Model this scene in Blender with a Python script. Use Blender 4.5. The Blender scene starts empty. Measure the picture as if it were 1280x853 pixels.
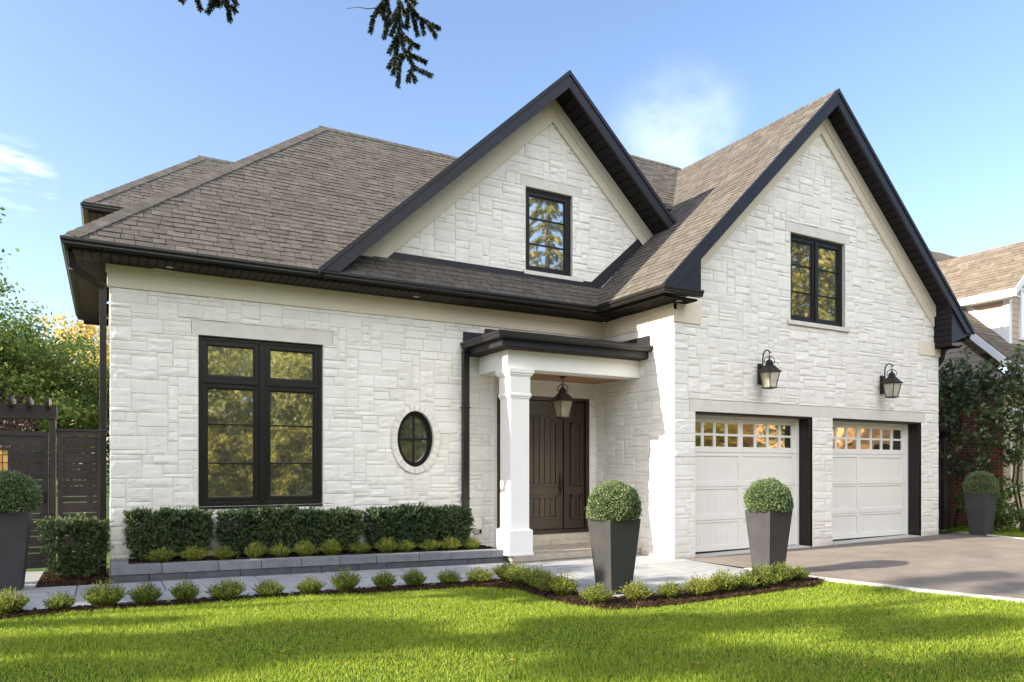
import bpy, math, random
import numpy as np
from mathutils import Vector, noise

# ------------------------------------------------------------------ camera, sky, sun, exposure
scene = bpy.context.scene
COL = scene.collection
R = math.radians
cam_d = bpy.data.cameras.new('camera')
cam_d.sensor_width = 36.0
cam_d.lens = 905.0 * 36.0 / 1280.0
cam_d.shift_y = (583.0 - 426.5) / 1280.0
cam_d.clip_start = 0.05
cam_d.clip_end = 2000.0
cam = bpy.data.objects.new('camera', cam_d)
COL.objects.link(cam)
cam.location = (0, 0, 1.55)
cam.rotation_euler = (R(90), 0, R(-29.25))
scene.camera = cam

SUN_EL, SUN_BACK = 26.2, 5.7         # elevation; degrees behind the line of the facade
sun_to = Vector((-math.cos(R(SUN_BACK)) * math.cos(R(SUN_EL)), math.sin(R(SUN_BACK)) * math.cos(R(SUN_EL)), math.sin(R(SUN_EL))))
sl = bpy.data.lights.new('sun', 'SUN')
sl.energy = 5.0
sl.angle = R(0.5)
sl.color = (1.0, 0.90, 0.72)
so = bpy.data.objects.new('sun', sl)
COL.objects.link(so)
so.location = (-30, 2, 20)
so.rotation_euler = (-sun_to).to_track_quat('-Z', 'Y').to_euler()

world = bpy.data.worlds.new("World")
scene.world = world
world.use_nodes = True
wn, wl = world.node_tree.nodes, world.node_tree.links
bg = wn['Background']
bg.inputs['Strength'].default_value = 0.15
sky = wn.new('ShaderNodeTexSky')
sky.sky_type = 'NISHITA'
sky.sun_disc = False
sky.sun_elevation = R(SUN_EL)
sky.sun_rotation = math.atan2(sun_to.x, sun_to.y)
sky.air_density = 1.0
sky.dust_density = 1.3
sky.ozone_density = 2.6
tc = wn.new('ShaderNodeTexCoord')


def wmath(op, a, b=None, clamp=False):
    n = wn.new('ShaderNodeMath')
    n.operation = op
    n.use_clamp = clamp
    for i, q in enumerate((a, b)):
        if q is None:
            continue
        if isinstance(q, (int, float)):
            n.inputs[i].default_value = q
        else:
            wl.new(q, n.inputs[i])
    return n.outputs[0]


def wsmooth(v, lo, hi):
    n = wn.new('ShaderNodeMapRange')
    n.interpolation_type = 'SMOOTHSTEP'
    n.inputs['From Min'].default_value = lo
    n.inputs['From Max'].default_value = hi
    wl.new(v, n.inputs['Value'])
    return n.outputs['Result']


def wdot(vec):
    n = wn.new('ShaderNodeVectorMath')
    n.operation = 'DOT_PRODUCT'
    wl.new(tc.outputs['Generated'], n.inputs[0])
    n.inputs[1].default_value = vec
    return n.outputs['Value']


def wnoise(scale, detail, stretch=(1, 1, 1)):
    m = wn.new('ShaderNodeMapping')
    m.inputs['Scale'].default_value = stretch
    wl.new(tc.outputs['Generated'], m.inputs['Vector'])
    n = wn.new('ShaderNodeTexNoise')
    n.inputs['Scale'].default_value = scale
    n.inputs['Detail'].default_value = detail
    n.inputs['Roughness'].default_value = 0.55
    wl.new(m.outputs[0], n.inputs['Vector'])
    return n.outputs['Fac']


cl_n = wnoise(6.0, 7, (1, 1, 1.6))
c1 = wmath('MULTIPLY', wsmooth(wdot((0.614, 0.678, 0.404)), 0.9945, 1.0004), wsmooth(cl_n, 0.30, 0.66))
c2 = wmath('MULTIPLY', wsmooth(wdot((-0.0885, 0.9462, 0.3115)), 0.9989, 1.0), wsmooth(wnoise(14.0, 5, (1, 1, 6)), 0.42, 0.66))
# unseen bright cloud added behind the camera as fill light on the facade
high = wsmooth(wdot((0.0, -0.74, 0.673)), 0.80, 0.95)
fill_cloud = wmath('MULTIPLY', high, wsmooth(wnoise(2.6, 5), 0.34, 0.58))


def over(base, fac, col):
    m = wn.new('ShaderNodeMix')
    m.data_type = 'RGBA'
    wl.new(fac, m.inputs['Factor'])
    wl.new(base, m.inputs[6])
    m.inputs[7].default_value = (*col, 1)
    return m.outputs[2]


tint = wn.new('ShaderNodeVectorMath')
tint.operation = 'MULTIPLY'
wl.new(sky.outputs[0], tint.inputs[0])
tint.inputs[1].default_value = (0.93, 0.875, 0.87)
skyc = over(tint.outputs[0], wmath('MULTIPLY', fill_cloud, 0.9), (14.0, 13.8, 13.4))
skyc = over(skyc, wmath('MULTIPLY', c1, 0.42), (4.2, 4.5, 4.7))
skyc = over(skyc, wmath('MULTIPLY', c2, 0.35), (5.5, 5.6, 5.7))
wl.new(skyc, bg.inputs['Color'])

vs = scene.view_settings
vs.view_transform = 'Standard'
vs.look = 'None'
vs.gamma = 1.0
vs.use_curve_mapping = False
vs.exposure = 1.42
scene.cycles.max_bounces = 8
scene.cycles.diffuse_bounces = 4
scene.cycles.glossy_bounces = 4
scene.cycles.transmission_bounces = 6
scene.cycles.transparent_max_bounces = 8
scene.cycles.use_denoising = True
scene.cycles.sample_clamp_indirect = 6.0

# ------------------------------------------------------------------ materials
MATS = {}


def nmat(name):
    m = bpy.data.materials.new(name)
    m.use_nodes = True
    n, l = m.node_tree.nodes, m.node_tree.links
    return m, n, l, n['Principled BSDF']


def ramp(n, stops):
    r = n.new('ShaderNodeValToRGB')
    cr = r.color_ramp
    while len(cr.elements) < len(stops):
        cr.elements.new(0.5)
    for e, (p, c) in zip(cr.elements, stops):
        e.position = p
        e.color = (*c, 1)
    return r


def surf(name, c, c2=None, rough=0.6, nscale=6.0, bump=0.0, bscale=40.0, spec=0.5, metallic=0.0, island=0.0, detail=4, stretch=None, groove=None):
    """base colour mottled between c and c2; optional per-piece value variation, bump and grooved boarding."""
    m, n, l, p = nmat(name)
    c2 = c2 or tuple(x * 0.85 for x in c)
    t = n.new('ShaderNodeTexCoord')
    vec = t.outputs['Object']
    if stretch:
        mp = n.new('ShaderNodeMapping')
        mp.inputs['Scale'].default_value = stretch
        l.new(vec, mp.inputs[0])
        svec = mp.outputs[0]
    else:
        svec = vec
    nz = n.new('ShaderNodeTexNoise')
    nz.inputs['Scale'].default_value = nscale
    nz.inputs['Detail'].default_value = detail
    nz.inputs['Roughness'].default_value = 0.6
    l.new(svec, nz.inputs['Vector'])
    r = ramp(n, [(0.32, c), (0.68, c2)])
    l.new(nz.outputs['Fac'], r.inputs[0])
    col = r.outputs[0]
    if island:
        g = n.new('ShaderNodeNewGeometry')
        mr = n.new('ShaderNodeMapRange')
        mr.inputs['To Min'].default_value = 1 - island
        mr.inputs['To Max'].default_value = 1 + island
        l.new(g.outputs['Random Per Island'], mr.inputs['Value'])
        mx = n.new('ShaderNodeVectorMath')
        mx.operation = 'SCALE'
        l.new(col, mx.inputs[0])
        l.new(mr.outputs[0], mx.inputs['Scale'])
        col = mx.outputs[0]
    hgt = None
    if groove:                                   # (axis, pitch, share) dark joints between boards
        ax, pitch, share = groove
        sp = n.new('ShaderNodeSeparateXYZ')
        l.new(vec, sp.inputs[0])
        dv = n.new('ShaderNodeMath'); dv.operation = 'DIVIDE'; dv.inputs[1].default_value = pitch
        l.new(sp.outputs[ax], dv.inputs[0])
        fr = n.new('ShaderNodeMath'); fr.operation = 'FRACT'
        l.new(dv.outputs[0], fr.inputs[0])
        gt = n.new('ShaderNodeMath'); gt.operation = 'GREATER_THAN'; gt.inputs[1].default_value = share
        l.new(fr.outputs[0], gt.inputs[0])
        mr = n.new('ShaderNodeMapRange'); mr.inputs['To Min'].default_value = 0.35; mr.inputs['To Max'].default_value = 1.0
        l.new(gt.outputs[0], mr.inputs['Value'])
        mx = n.new('ShaderNodeVectorMath'); mx.operation = 'SCALE'
        l.new(col, mx.inputs[0]); l.new(mr.outputs[0], mx.inputs['Scale'])
        col = mx.outputs[0]
        hgt = gt.outputs[0]
    l.new(col, p.inputs['Base Color'])
    p.inputs['Roughness'].default_value = rough
    p.inputs['Metallic'].default_value = metallic
    p.inputs['Specular IOR Level'].default_value = spec
    if bump or hgt is not None:
        b = n.new('ShaderNodeBump')
        b.inputs['Strength'].default_value = bump if bump else 0.5
        b.inputs['Distance'].default_value = 0.01
        if bump:
            n2 = n.new('ShaderNodeTexNoise')
            n2.inputs['Scale'].default_value = bscale
            n2.inputs['Detail'].default_value = 5
            l.new(svec, n2.inputs['Vector'])
            src = n2.outputs['Fac']
            if hgt is not None:
                ad = n.new('ShaderNodeMath'); ad.operation = 'ADD'
                l.new(src, ad.inputs[0]); l.new(hgt, ad.inputs[1])
                src = ad.outputs[0]
        else:
            src = hgt
        l.new(src, b.inputs['Height'])
        l.new(b.outputs[0], p.inputs['Normal'])
    return m


def leafmat(name, dark, mid, light, trans=0.35, rough=0.5, spec=0.3, patch=None):
    m, n, l, p = nmat(name)
    g = n.new('ShaderNodeNewGeometry')
    r = ramp(n, [(0.0, dark), (0.55, mid), (1.0, light)])
    l.new(g.outputs['Random Per Island'], r.inputs[0])
    oi = n.new('ShaderNodeObjectInfo')
    hs = n.new('ShaderNodeHueSaturation')
    m1 = n.new('ShaderNodeMapRange'); m1.inputs['To Min'].default_value = 0.485; m1.inputs['To Max'].default_value = 0.512
    m2 = n.new('ShaderNodeMapRange'); m2.inputs['To Min'].default_value = 1.15; m2.inputs['To Max'].default_value = 0.85
    l.new(oi.outputs['Random'], m1.inputs['Value']); l.new(oi.outputs['Random'], m2.inputs['Value'])
    l.new(m1.outputs[0], hs.inputs['Hue']); l.new(m2.outputs[0], hs.inputs['Value'])
    l.new(r.outputs[0], hs.inputs['Color'])
    col = hs.outputs[0]
    if patch:
        t = n.new('ShaderNodeTexCoord')
        nz = n.new('ShaderNodeTexNoise'); nz.inputs['Scale'].default_value = 1.3; nz.inputs['Detail'].default_value = 6; nz.inputs['Roughness'].default_value = 0.65
        l.new(t.outputs['Object'], nz.inputs['Vector'])
        mr = n.new('ShaderNodeMapRange'); mr.inputs['From Min'].default_value = 0.45; mr.inputs['From Max'].default_value = 0.75; mr.inputs['To Max'].default_value = 0.35
        l.new(nz.outputs['Fac'], mr.inputs['Value'])
        mxp = n.new('ShaderNodeMix'); mxp.data_type = 'RGBA'
        l.new(mr.outputs[0], mxp.inputs['Factor']); l.new(col, mxp.inputs[6]); mxp.inputs[7].default_value = (*patch, 1)
        col = mxp.outputs[2]
    l.new(col, p.inputs['Base Color'])
    p.inputs['Roughness'].default_value = rough
    p.inputs['Specular IOR Level'].default_value = spec
    tr = n.new('ShaderNodeBsdfTranslucent')
    l.new(col, tr.inputs['Color'])
    mx = n.new('ShaderNodeMixShader')
    mx.inputs[0].default_value = trans
    l.new(p.outputs[0], mx.inputs[1])
    l.new(tr.outputs[0], mx.inputs[2])
    l.new(mx.outputs[0], n['Material Output'].inputs['Surface'])
    return m


def glassmat(name, base, refl, wavy=0.02):
    """coated double glazing over a dim room: dark body with a strong mirror coat"""
    m, n, l, p = nmat(name)
    p.inputs['Base Color'].default_value = (*base, 1)
    p.inputs['Roughness'].default_value = 0.4
    gl = n.new('ShaderNodeBsdfGlossy')
    gl.inputs['Roughness'].default_value = 0.025
    gl.inputs['Color'].default_value = (0.97, 0.98, 0.95, 1)
    lw = n.new('ShaderNodeFresnel')
    lw.inputs['IOR'].default_value = 1.5
    mr = n.new('ShaderNodeMapRange')
    mr.inputs['To Min'].default_value = refl
    mr.inputs['To Max'].default_value = 1.0
    l.new(lw.outputs[0], mr.inputs['Value'])
    mx = n.new('ShaderNodeMixShader')
    l.new(mr.outputs[0], mx.inputs[0])
    l.new(p.outputs[0], mx.inputs[1])
    l.new(gl.outputs[0], mx.inputs[2])
    t = n.new('ShaderNodeTexCoord')
    nz = n.new('ShaderNodeTexNoise')
    nz.inputs['Scale'].default_value = 2.2
    nz.inputs['Detail'].default_value = 1
    l.new(t.outputs['Object'], nz.inputs['Vector'])
    b = n.new('ShaderNodeBump')
    b.inputs['Strength'].default_value = wavy
    b.inputs['Distance'].default_value = 0.3
    l.new(nz.outputs['Fac'], b.inputs['Height'])
    l.new(b.outputs[0], gl.inputs['Normal'])
    l.new(mx.outputs[0], n['Material Output'].inputs['Surface'])
    return m


M = {}
M['stone'] = surf('white_limestone', (0.83, 0.80, 0.758), (0.75, 0.72, 0.68), 0.9, 3.0, 0.5, 40, 0.2, island=0.035, detail=8)
_m = M['stone']; _n, _l = _m.node_tree.nodes, _m.node_tree.links
_bs = _n['Principled BSDF'].inputs['Base Color'].links[0].from_socket      # weathering: faint run-down streaks and tan splash marks near the ground
_t = _n.new('ShaderNodeTexCoord'); _sp = _n.new('ShaderNodeSeparateXYZ'); _l.new(_t.outputs['Object'], _sp.inputs[0])
_mp = _n.new('ShaderNodeMapping'); _mp.inputs['Scale'].default_value = (3.0, 3.0, 0.35); _l.new(_t.outputs['Object'], _mp.inputs[0])
_nz = _n.new('ShaderNodeTexNoise'); _nz.inputs['Scale'].default_value = 1.6; _nz.inputs['Detail'].default_value = 7; _l.new(_mp.outputs[0], _nz.inputs['Vector'])
_st = _n.new('ShaderNodeMapRange'); _st.inputs['From Min'].default_value = 0.52; _st.inputs['From Max'].default_value = 0.75; _st.inputs['To Max'].default_value = 0.45; _l.new(_nz.outputs['Fac'], _st.inputs['Value'])
_m1 = _n.new('ShaderNodeMix'); _m1.data_type = 'RGBA'; _l.new(_st.outputs[0], _m1.inputs['Factor']); _l.new(_bs, _m1.inputs[6]); _m1.inputs[7].default_value = (0.66, 0.62, 0.55, 1)
_n2 = _n.new('ShaderNodeTexNoise'); _n2.inputs['Scale'].default_value = 2.6; _n2.inputs['Detail'].default_value = 8; _l.new(_t.outputs['Object'], _n2.inputs['Vector'])
_zz = _n.new('ShaderNodeMapRange'); _zz.inputs['From Min'].default_value = 0.05; _zz.inputs['From Max'].default_value = 0.75; _zz.inputs['To Min'].default_value = 0.42; _zz.inputs['To Max'].default_value = -0.25; _l.new(_sp.outputs['Z'], _zz.inputs['Value'])
_ad = _n.new('ShaderNodeMath'); _ad.operation = 'ADD'; _l.new(_n2.outputs['Fac'], _ad.inputs[0]); _l.new(_zz.outputs[0], _ad.inputs[1])
_s2 = _n.new('ShaderNodeMapRange'); _s2.inputs['From Min'].default_value = 0.72; _s2.inputs['From Max'].default_value = 1.05; _s2.inputs['To Max'].default_value = 0.6; _l.new(_ad.outputs[0], _s2.inputs['Value'])
_m2 = _n.new('ShaderNodeMix'); _m2.data_type = 'RGBA'; _l.new(_s2.outputs[0], _m2.inputs['Factor']); _l.new(_m1.outputs[2], _m2.inputs[6]); _m2.inputs[7].default_value = (0.56, 0.43, 0.29, 1)
_l.new(_m2.outputs[2], _n['Principled BSDF'].inputs['Base Color'])
M['mortar'] = surf('mortar', (0.74, 0.68, 0.59), (0.65, 0.59, 0.50), 0.95, 12, 0.4, 90, 0.1)
M['smooth'] = surf('smooth_limestone', (0.70, 0.665, 0.615), (0.62, 0.585, 0.54), 0.85, 5, 0.15, 90, 0.2, detail=6)
M['ringstone'] = surf('ring_limestone', (0.82, 0.785, 0.73), (0.74, 0.705, 0.65), 0.9, 8, 0.35, 70, 0.2, island=0.06)
M['cream'] = surf('cream_stucco', (0.74, 0.665, 0.545), (0.71, 0.635, 0.515), 0.8, 3, 0.08, 160, 0.3)
M['white'] = surf('white_paint', (0.82, 0.815, 0.80), (0.79, 0.785, 0.77), 0.45, 3, 0.02, 60, 0.4)
M['doorwhite'] = surf('garage_white', (0.80, 0.775, 0.735), (0.77, 0.745, 0.70), 0.5, 2, 0.02, 60, 0.4)
M['shingle'] = surf('brown_grey_shingle', (0.130, 0.116, 0.102), (0.086, 0.077, 0.068), 0.95, 9, 0.6, 240, 0.15, island=0.15, detail=6)
M['felt'] = surf('shingle_underlay', (0.032, 0.029, 0.027), None, 0.95, 9, 0.3, 100, 0.1)
M['cap'] = surf('shingle_cap', (0.126, 0.114, 0.102), (0.084, 0.075, 0.067), 0.95, 9, 0.6, 240, 0.15, island=0.15)
M['black'] = surf('black_aluminium', (0.014, 0.013, 0.014), (0.019, 0.018, 0.018), 0.4, 2, 0.03, 30, 0.3)
M['gutter'] = surf('gutter_aluminium', (0.015, 0.014, 0.014), (0.021, 0.019, 0.018), 0.32, 2, 0.02, 20, 0.35)
M['fascia'] = surf('fascia_aluminium', (0.015, 0.015, 0.020), (0.021, 0.021, 0.028), 0.45, 1.5, 0.03, 25, 0.3)
M['soffit_y'] = surf('soffit_boards_along', (0.060, 0.047, 0.040), (0.072, 0.057, 0.048), 0.85, 2, 0, 0, 0.08, groove=('X', 0.105, 0.2))  # same boards as the darker soffits; warm bounced light put into the colour
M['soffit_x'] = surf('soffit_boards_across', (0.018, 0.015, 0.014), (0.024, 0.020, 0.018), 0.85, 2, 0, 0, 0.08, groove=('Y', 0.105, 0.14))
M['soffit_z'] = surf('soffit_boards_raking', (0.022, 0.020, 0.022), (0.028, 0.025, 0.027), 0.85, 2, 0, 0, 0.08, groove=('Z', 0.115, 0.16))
M['frame'] = surf('window_frame_black', (0.009, 0.0085, 0.0085), (0.013, 0.012, 0.011), 0.35, 3, 0.02, 40, 0.3)
M['glass'] = glassmat('window_glass', (0.10, 0.105, 0.075), 0.68, 0.003)  # body colour lifted to stand in for hazy room light behind the glass
M['garageglass'] = glassmat('garage_glass', (0.02, 0.016, 0.01), 0.62, 0.006)
M['frosted'] = surf('seeded_glass', (0.55, 0.53, 0.45), (0.44, 0.42, 0.36), 0.25, 14, 0.12, 50, 0.6)
M['wood'] = surf('dark_walnut', (0.046, 0.028, 0.018), (0.026, 0.016, 0.010), 0.28, 5, 0.10, 30, 0.5, stretch=(6, 6, 0.6))
M['cedar'] = surf('cedar_boards', (0.46, 0.245, 0.105), (0.34, 0.17, 0.07), 0.45, 4, 0, 0, 0.4, stretch=(1, 9, 1), groove=('Y', 0.12, 0.06))
M['bronze'] = surf('dark_bronze', (0.020, 0.016, 0.015), (0.028, 0.022, 0.019), 0.4, 20, 0.08, 60, 0.4, metallic=0.2)
M['porch'] = surf('porch_stone', (0.40, 0.355, 0.30), (0.30, 0.265, 0.225), 0.85, 7, 0.35, 40, 0.25, detail=8)
M['sillstone'] = surf('sill_stone', (0.50, 0.45, 0.375), (0.40, 0.355, 0.29), 0.85, 7, 0.3, 40, 0.25, island=0.08)
M['paver'] = surf('grey_bluestone', (0.33, 0.34, 0.35), (0.25, 0.26, 0.275), 0.75, 5, 0.25, 60, 0.3, island=0.08, detail=7)
M['paverjoint'] = surf('paver_joint', (0.17, 0.16, 0.145), None, 0.95, 20, 0.3, 60, 0.1)
M['kerb'] = surf('concrete_edging', (0.55, 0.53, 0.49), (0.45, 0.43, 0.39), 0.85, 9, 0.3, 60, 0.2)
M['asphalt'] = surf('asphalt', (0.235, 0.20, 0.172), (0.155, 0.134, 0.117), 0.9, 1.6, 0.7, 150, 0.25, detail=9)
_m = M['asphalt']; _n, _l = _m.node_tree.nodes, _m.node_tree.links          # tyre-worn, stained asphalt with pale grit
_bs = _n['Principled BSDF'].inputs['Base Color'].links[0].from_socket
_t = _n.new('ShaderNodeTexCoord')
_nz = _n.new('ShaderNodeTexNoise'); _nz.inputs['Scale'].default_value = 0.75; _nz.inputs['Detail'].default_value = 9; _nz.inputs['Roughness'].default_value = 0.7; _l.new(_t.outputs['Object'], _nz.inputs['Vector'])
_s = _n.new('ShaderNodeMapRange'); _s.inputs['From Min'].default_value = 0.50; _s.inputs['From Max'].default_value = 0.70; _s.inputs['To Max'].default_value = 0.55; _l.new(_nz.outputs['Fac'], _s.inputs['Value'])
_m1 = _n.new('ShaderNodeMix'); _m1.data_type = 'RGBA'; _l.new(_s.outputs[0], _m1.inputs['Factor']); _l.new(_bs, _m1.inputs[6]); _m1.inputs[7].default_value = (0.10, 0.088, 0.08, 1)
_vo = _n.new('ShaderNodeTexVoronoi'); _vo.inputs['Scale'].default_value = 55; _l.new(_t.outputs['Object'], _vo.inputs['Vector'])
_lt = _n.new('ShaderNodeMapRange'); _lt.inputs['From Min'].default_value = 0.10; _lt.inputs['From Max'].default_value = 0.22; _lt.inputs['To Min'].default_value = 0.5; _lt.inputs['To Max'].default_value = 0.0; _l.new(_vo.outputs['Distance'], _lt.inputs['Value'])
_m2 = _n.new('ShaderNodeMix'); _m2.data_type = 'RGBA'; _l.new(_lt.outputs[0], _m2.inputs['Factor']); _l.new(_m1.outputs[2], _m2.inputs[6]); _m2.inputs[7].default_value = (0.36, 0.31, 0.26, 1)
_l.new(_m2.outputs[2], _n['Principled BSDF'].inputs['Base Color'])
M['blockcap'] = surf('block_light_grey', (0.20, 0.205, 0.22), (0.145, 0.15, 0.165), 0.85, 8, 0.35, 60, 0.25, island=0.12, detail=6)
M['blockdark'] = surf('block_dark_grey', (0.095, 0.096, 0.108), (0.068, 0.069, 0.078), 0.85, 8, 0.35, 60, 0.25, island=0.14, detail=6)
M['soil'] = surf('mulch_soil', (0.034, 0.021, 0.014), (0.016, 0.010, 0.007), 0.95, 30, 0.8, 50, 0.1)
M['bark'] = surf('mulch_chips', (0.060, 0.034, 0.021), (0.022, 0.014, 0.010), 0.95, 30, 0.3, 60, 0.1, island=0.55)
M['pot'] = surf('charcoal_fibre_pot', (0.050, 0.049, 0.050), (0.036, 0.036, 0.038), 0.55, 4, 0.12, 30, 0.35, detail=7)
M['fence'] = surf('dark_stained_wood', (0.022, 0.018, 0.022), (0.040, 0.029, 0.028), 0.5, 3.5, 0.15, 30, 0.35, stretch=(1, 1, 5), island=0.2)
M['lawnbase'] = surf('lawn_ground', (0.050, 0.085, 0.018), (0.035, 0.062, 0.013), 0.95, 1.5, 0.5, 60, 0.1)
M['grass'] = leafmat('grass_blades', (0.135, 0.235, 0.022), (0.29, 0.39, 0.035), (0.56, 0.59, 0.085), 0.5, 0.45, 0.3, patch=(0.34, 0.37, 0.05))
M['boxwood'] = leafmat('boxwood_leaves', (0.060, 0.100, 0.018), (0.155, 0.200, 0.034), (0.42, 0.42, 0.075), 0.42)
M['topiary'] = leafmat('topiary_leaves', (0.050, 0.100, 0.036), (0.125, 0.190, 0.075), (0.30, 0.36, 0.19), 0.22)
M['yew'] = leafmat('yew_needles', (0.022, 0.048, 0.020), (0.052, 0.092, 0.036), (0.16, 0.21, 0.085), 0.22)
M['darkcore'] = surf('dark_core', (0.020, 0.030, 0.012), (0.012, 0.016, 0.008), 0.95, 30, 0.5, 60, 0.1)
M['treegreen'] = leafmat('tree_green', (0.070, 0.130, 0.032), (0.15, 0.230, 0.06), (0.31, 0.38, 0.12), 0.55)
M['treegold'] = leafmat('tree_gold', (0.28, 0.27, 0.07), (0.50, 0.43, 0.11), (0.68, 0.52, 0.15), 0.6)
M['treeolive'] = leafmat('tree_olive', (0.26, 0.29, 0.09), (0.44, 0.44, 0.15), (0.60, 0.54, 0.20), 0.6)
M['plumleaf'] = leafmat('dark_leaves', (0.034, 0.058, 0.030), (0.070, 0.105, 0.045), (0.17, 0.22, 0.075), 0.35, 0.35, 0.5)
M['purpleleaf'] = leafmat('purple_leaves', (0.03, 0.018, 0.022), (0.055, 0.03, 0.035), (0.09, 0.045, 0.045), 0.25)
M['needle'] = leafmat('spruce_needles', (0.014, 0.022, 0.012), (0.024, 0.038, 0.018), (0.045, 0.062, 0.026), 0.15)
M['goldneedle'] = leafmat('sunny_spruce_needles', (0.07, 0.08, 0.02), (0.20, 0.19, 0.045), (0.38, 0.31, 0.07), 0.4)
M['trunk'] = surf('tree_bark', (0.095, 0.068, 0.048), (0.045, 0.032, 0.024), 0.95, 8, 0.8, 25, 0.1, stretch=(4, 4, 0.7))
M['siding'] = surf('beige_siding', (0.56, 0.44, 0.35), (0.53, 0.415, 0.33), 0.6, 2, 0, 0, 0.3, groove=('Z', 0.145, 0.09))
M['greysiding'] = surf('yellow_siding', (0.66, 0.55, 0.36), (0.63, 0.52, 0.34), 0.6, 2, 0, 0, 0.3, groove=('Z', 0.145, 0.09))
M['tanroof'] = surf('tan_shingle', (0.18, 0.15, 0.118), (0.125, 0.104, 0.083), 0.95, 7, 0.4, 160, 0.15, island=0.16)
M['brightwhite'] = surf('white_trim', (0.82, 0.82, 0.83), (0.79, 0.79, 0.80), 0.5, 2, 0, 0, 0.4)
M['lamp_metal'] = surf('galvanised', (0.45, 0.45, 0.44), None, 0.4, 8, 0.05, 40, 0.5, metallic=0.4)
M['amber'] = surf('amber_stained_glass', (0.75, 0.33, 0.05), (0.60, 0.42, 0.16), 0.2, 9, 0.1, 30, 0.6, island=0.3)
M['oppwall'] = surf('tan_render', (0.56, 0.32, 0.14), (0.48, 0.26, 0.11), 0.9, 3)
M['leaflitter'] = surf('dry_leaf', (0.42, 0.17, 0.04), (0.30, 0.20, 0.07), 0.8, 20, 0.2, 40, 0.2, island=0.4)


def brickmat():
    m, n, l, p = nmat('red_brick')
    t = n.new('ShaderNodeTexCoord')
    sp = n.new('ShaderNodeSeparateXYZ')
    l.new(t.outputs['Object'], sp.inputs[0])
    ad = n.new('ShaderNodeMath'); ad.operation = 'ADD'
    l.new(sp.outputs['X'], ad.inputs[0]); l.new(sp.outputs['Y'], ad.inputs[1])
    cb = n.new('ShaderNodeCombineXYZ')
    l.new(ad.outputs[0], cb.inputs[0]); l.new(sp.outputs['Z'], cb.inputs[1])
    b = n.new('ShaderNodeTexBrick')
    b.inputs['Scale'].default_value = 1.0
    b.inputs['Brick Width'].default_value = 0.22
    b.inputs['Row Height'].default_value = 0.075
    b.inputs['Mortar Size'].default_value = 0.007
    b.inputs['Color1'].default_value = (0.34, 0.085, 0.05, 1)
    b.inputs['Color2'].default_value = (0.22, 0.058, 0.038, 1)
    b.inputs['Mortar'].default_value = (0.36, 0.30, 0.25, 1)
    l.new(cb.outputs[0], b.inputs['Vector'])
    l.new(b.outputs['Color'], p.inputs['Base Color'])
    p.inputs['Roughness'].default_value = 0.9
    bp = n.new('ShaderNodeBump'); bp.invert = True
    bp.inputs['Strength'].default_value = 0.6
    bp.inputs['Distance'].default_value = 0.01
    l.new(b.outputs['Fac'], bp.inputs['Height'])
    l.new(bp.outputs[0], p.inputs['Normal'])
    return m


M['brick'] = brickmat()

# ------------------------------------------------------------------ helpers


def root_of(o):
    while o.parent:
        o = o.parent
    return o


def thing(name, label, cat, loc=(0, 0, 0), group=None):
    o = bpy.data.objects.new(name, None)
    o.empty_display_size = 0.2
    COL.objects.link(o)
    o.location = loc
    o['label'] = label
    o['category'] = cat
    if group:
        o['group'] = group
    return o


def tag(o, label, cat, group=None):
    o['label'] = label
    o['category'] = cat
    if group:
        o['group'] = group
    return o


def finish(me, name, mats, parent=None, smooth=False, bevel=0.0, kind=None):
    for mt in mats:
        me.materials.append(M[mt])
    me.polygons.foreach_set('use_smooth', [smooth] * len(me.polygons))
    me.update()
    o = bpy.data.objects.new(name, me)
    COL.objects.link(o)
    if parent is not None:
        o.parent = parent
    if kind:
        o['kind'] = kind
    if bevel:
        bv = o.modifiers.new('bevel', 'BEVEL')
        bv.width = bevel
        bv.segments = 2
        bv.limit_method = 'ANGLE'
    return o


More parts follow.
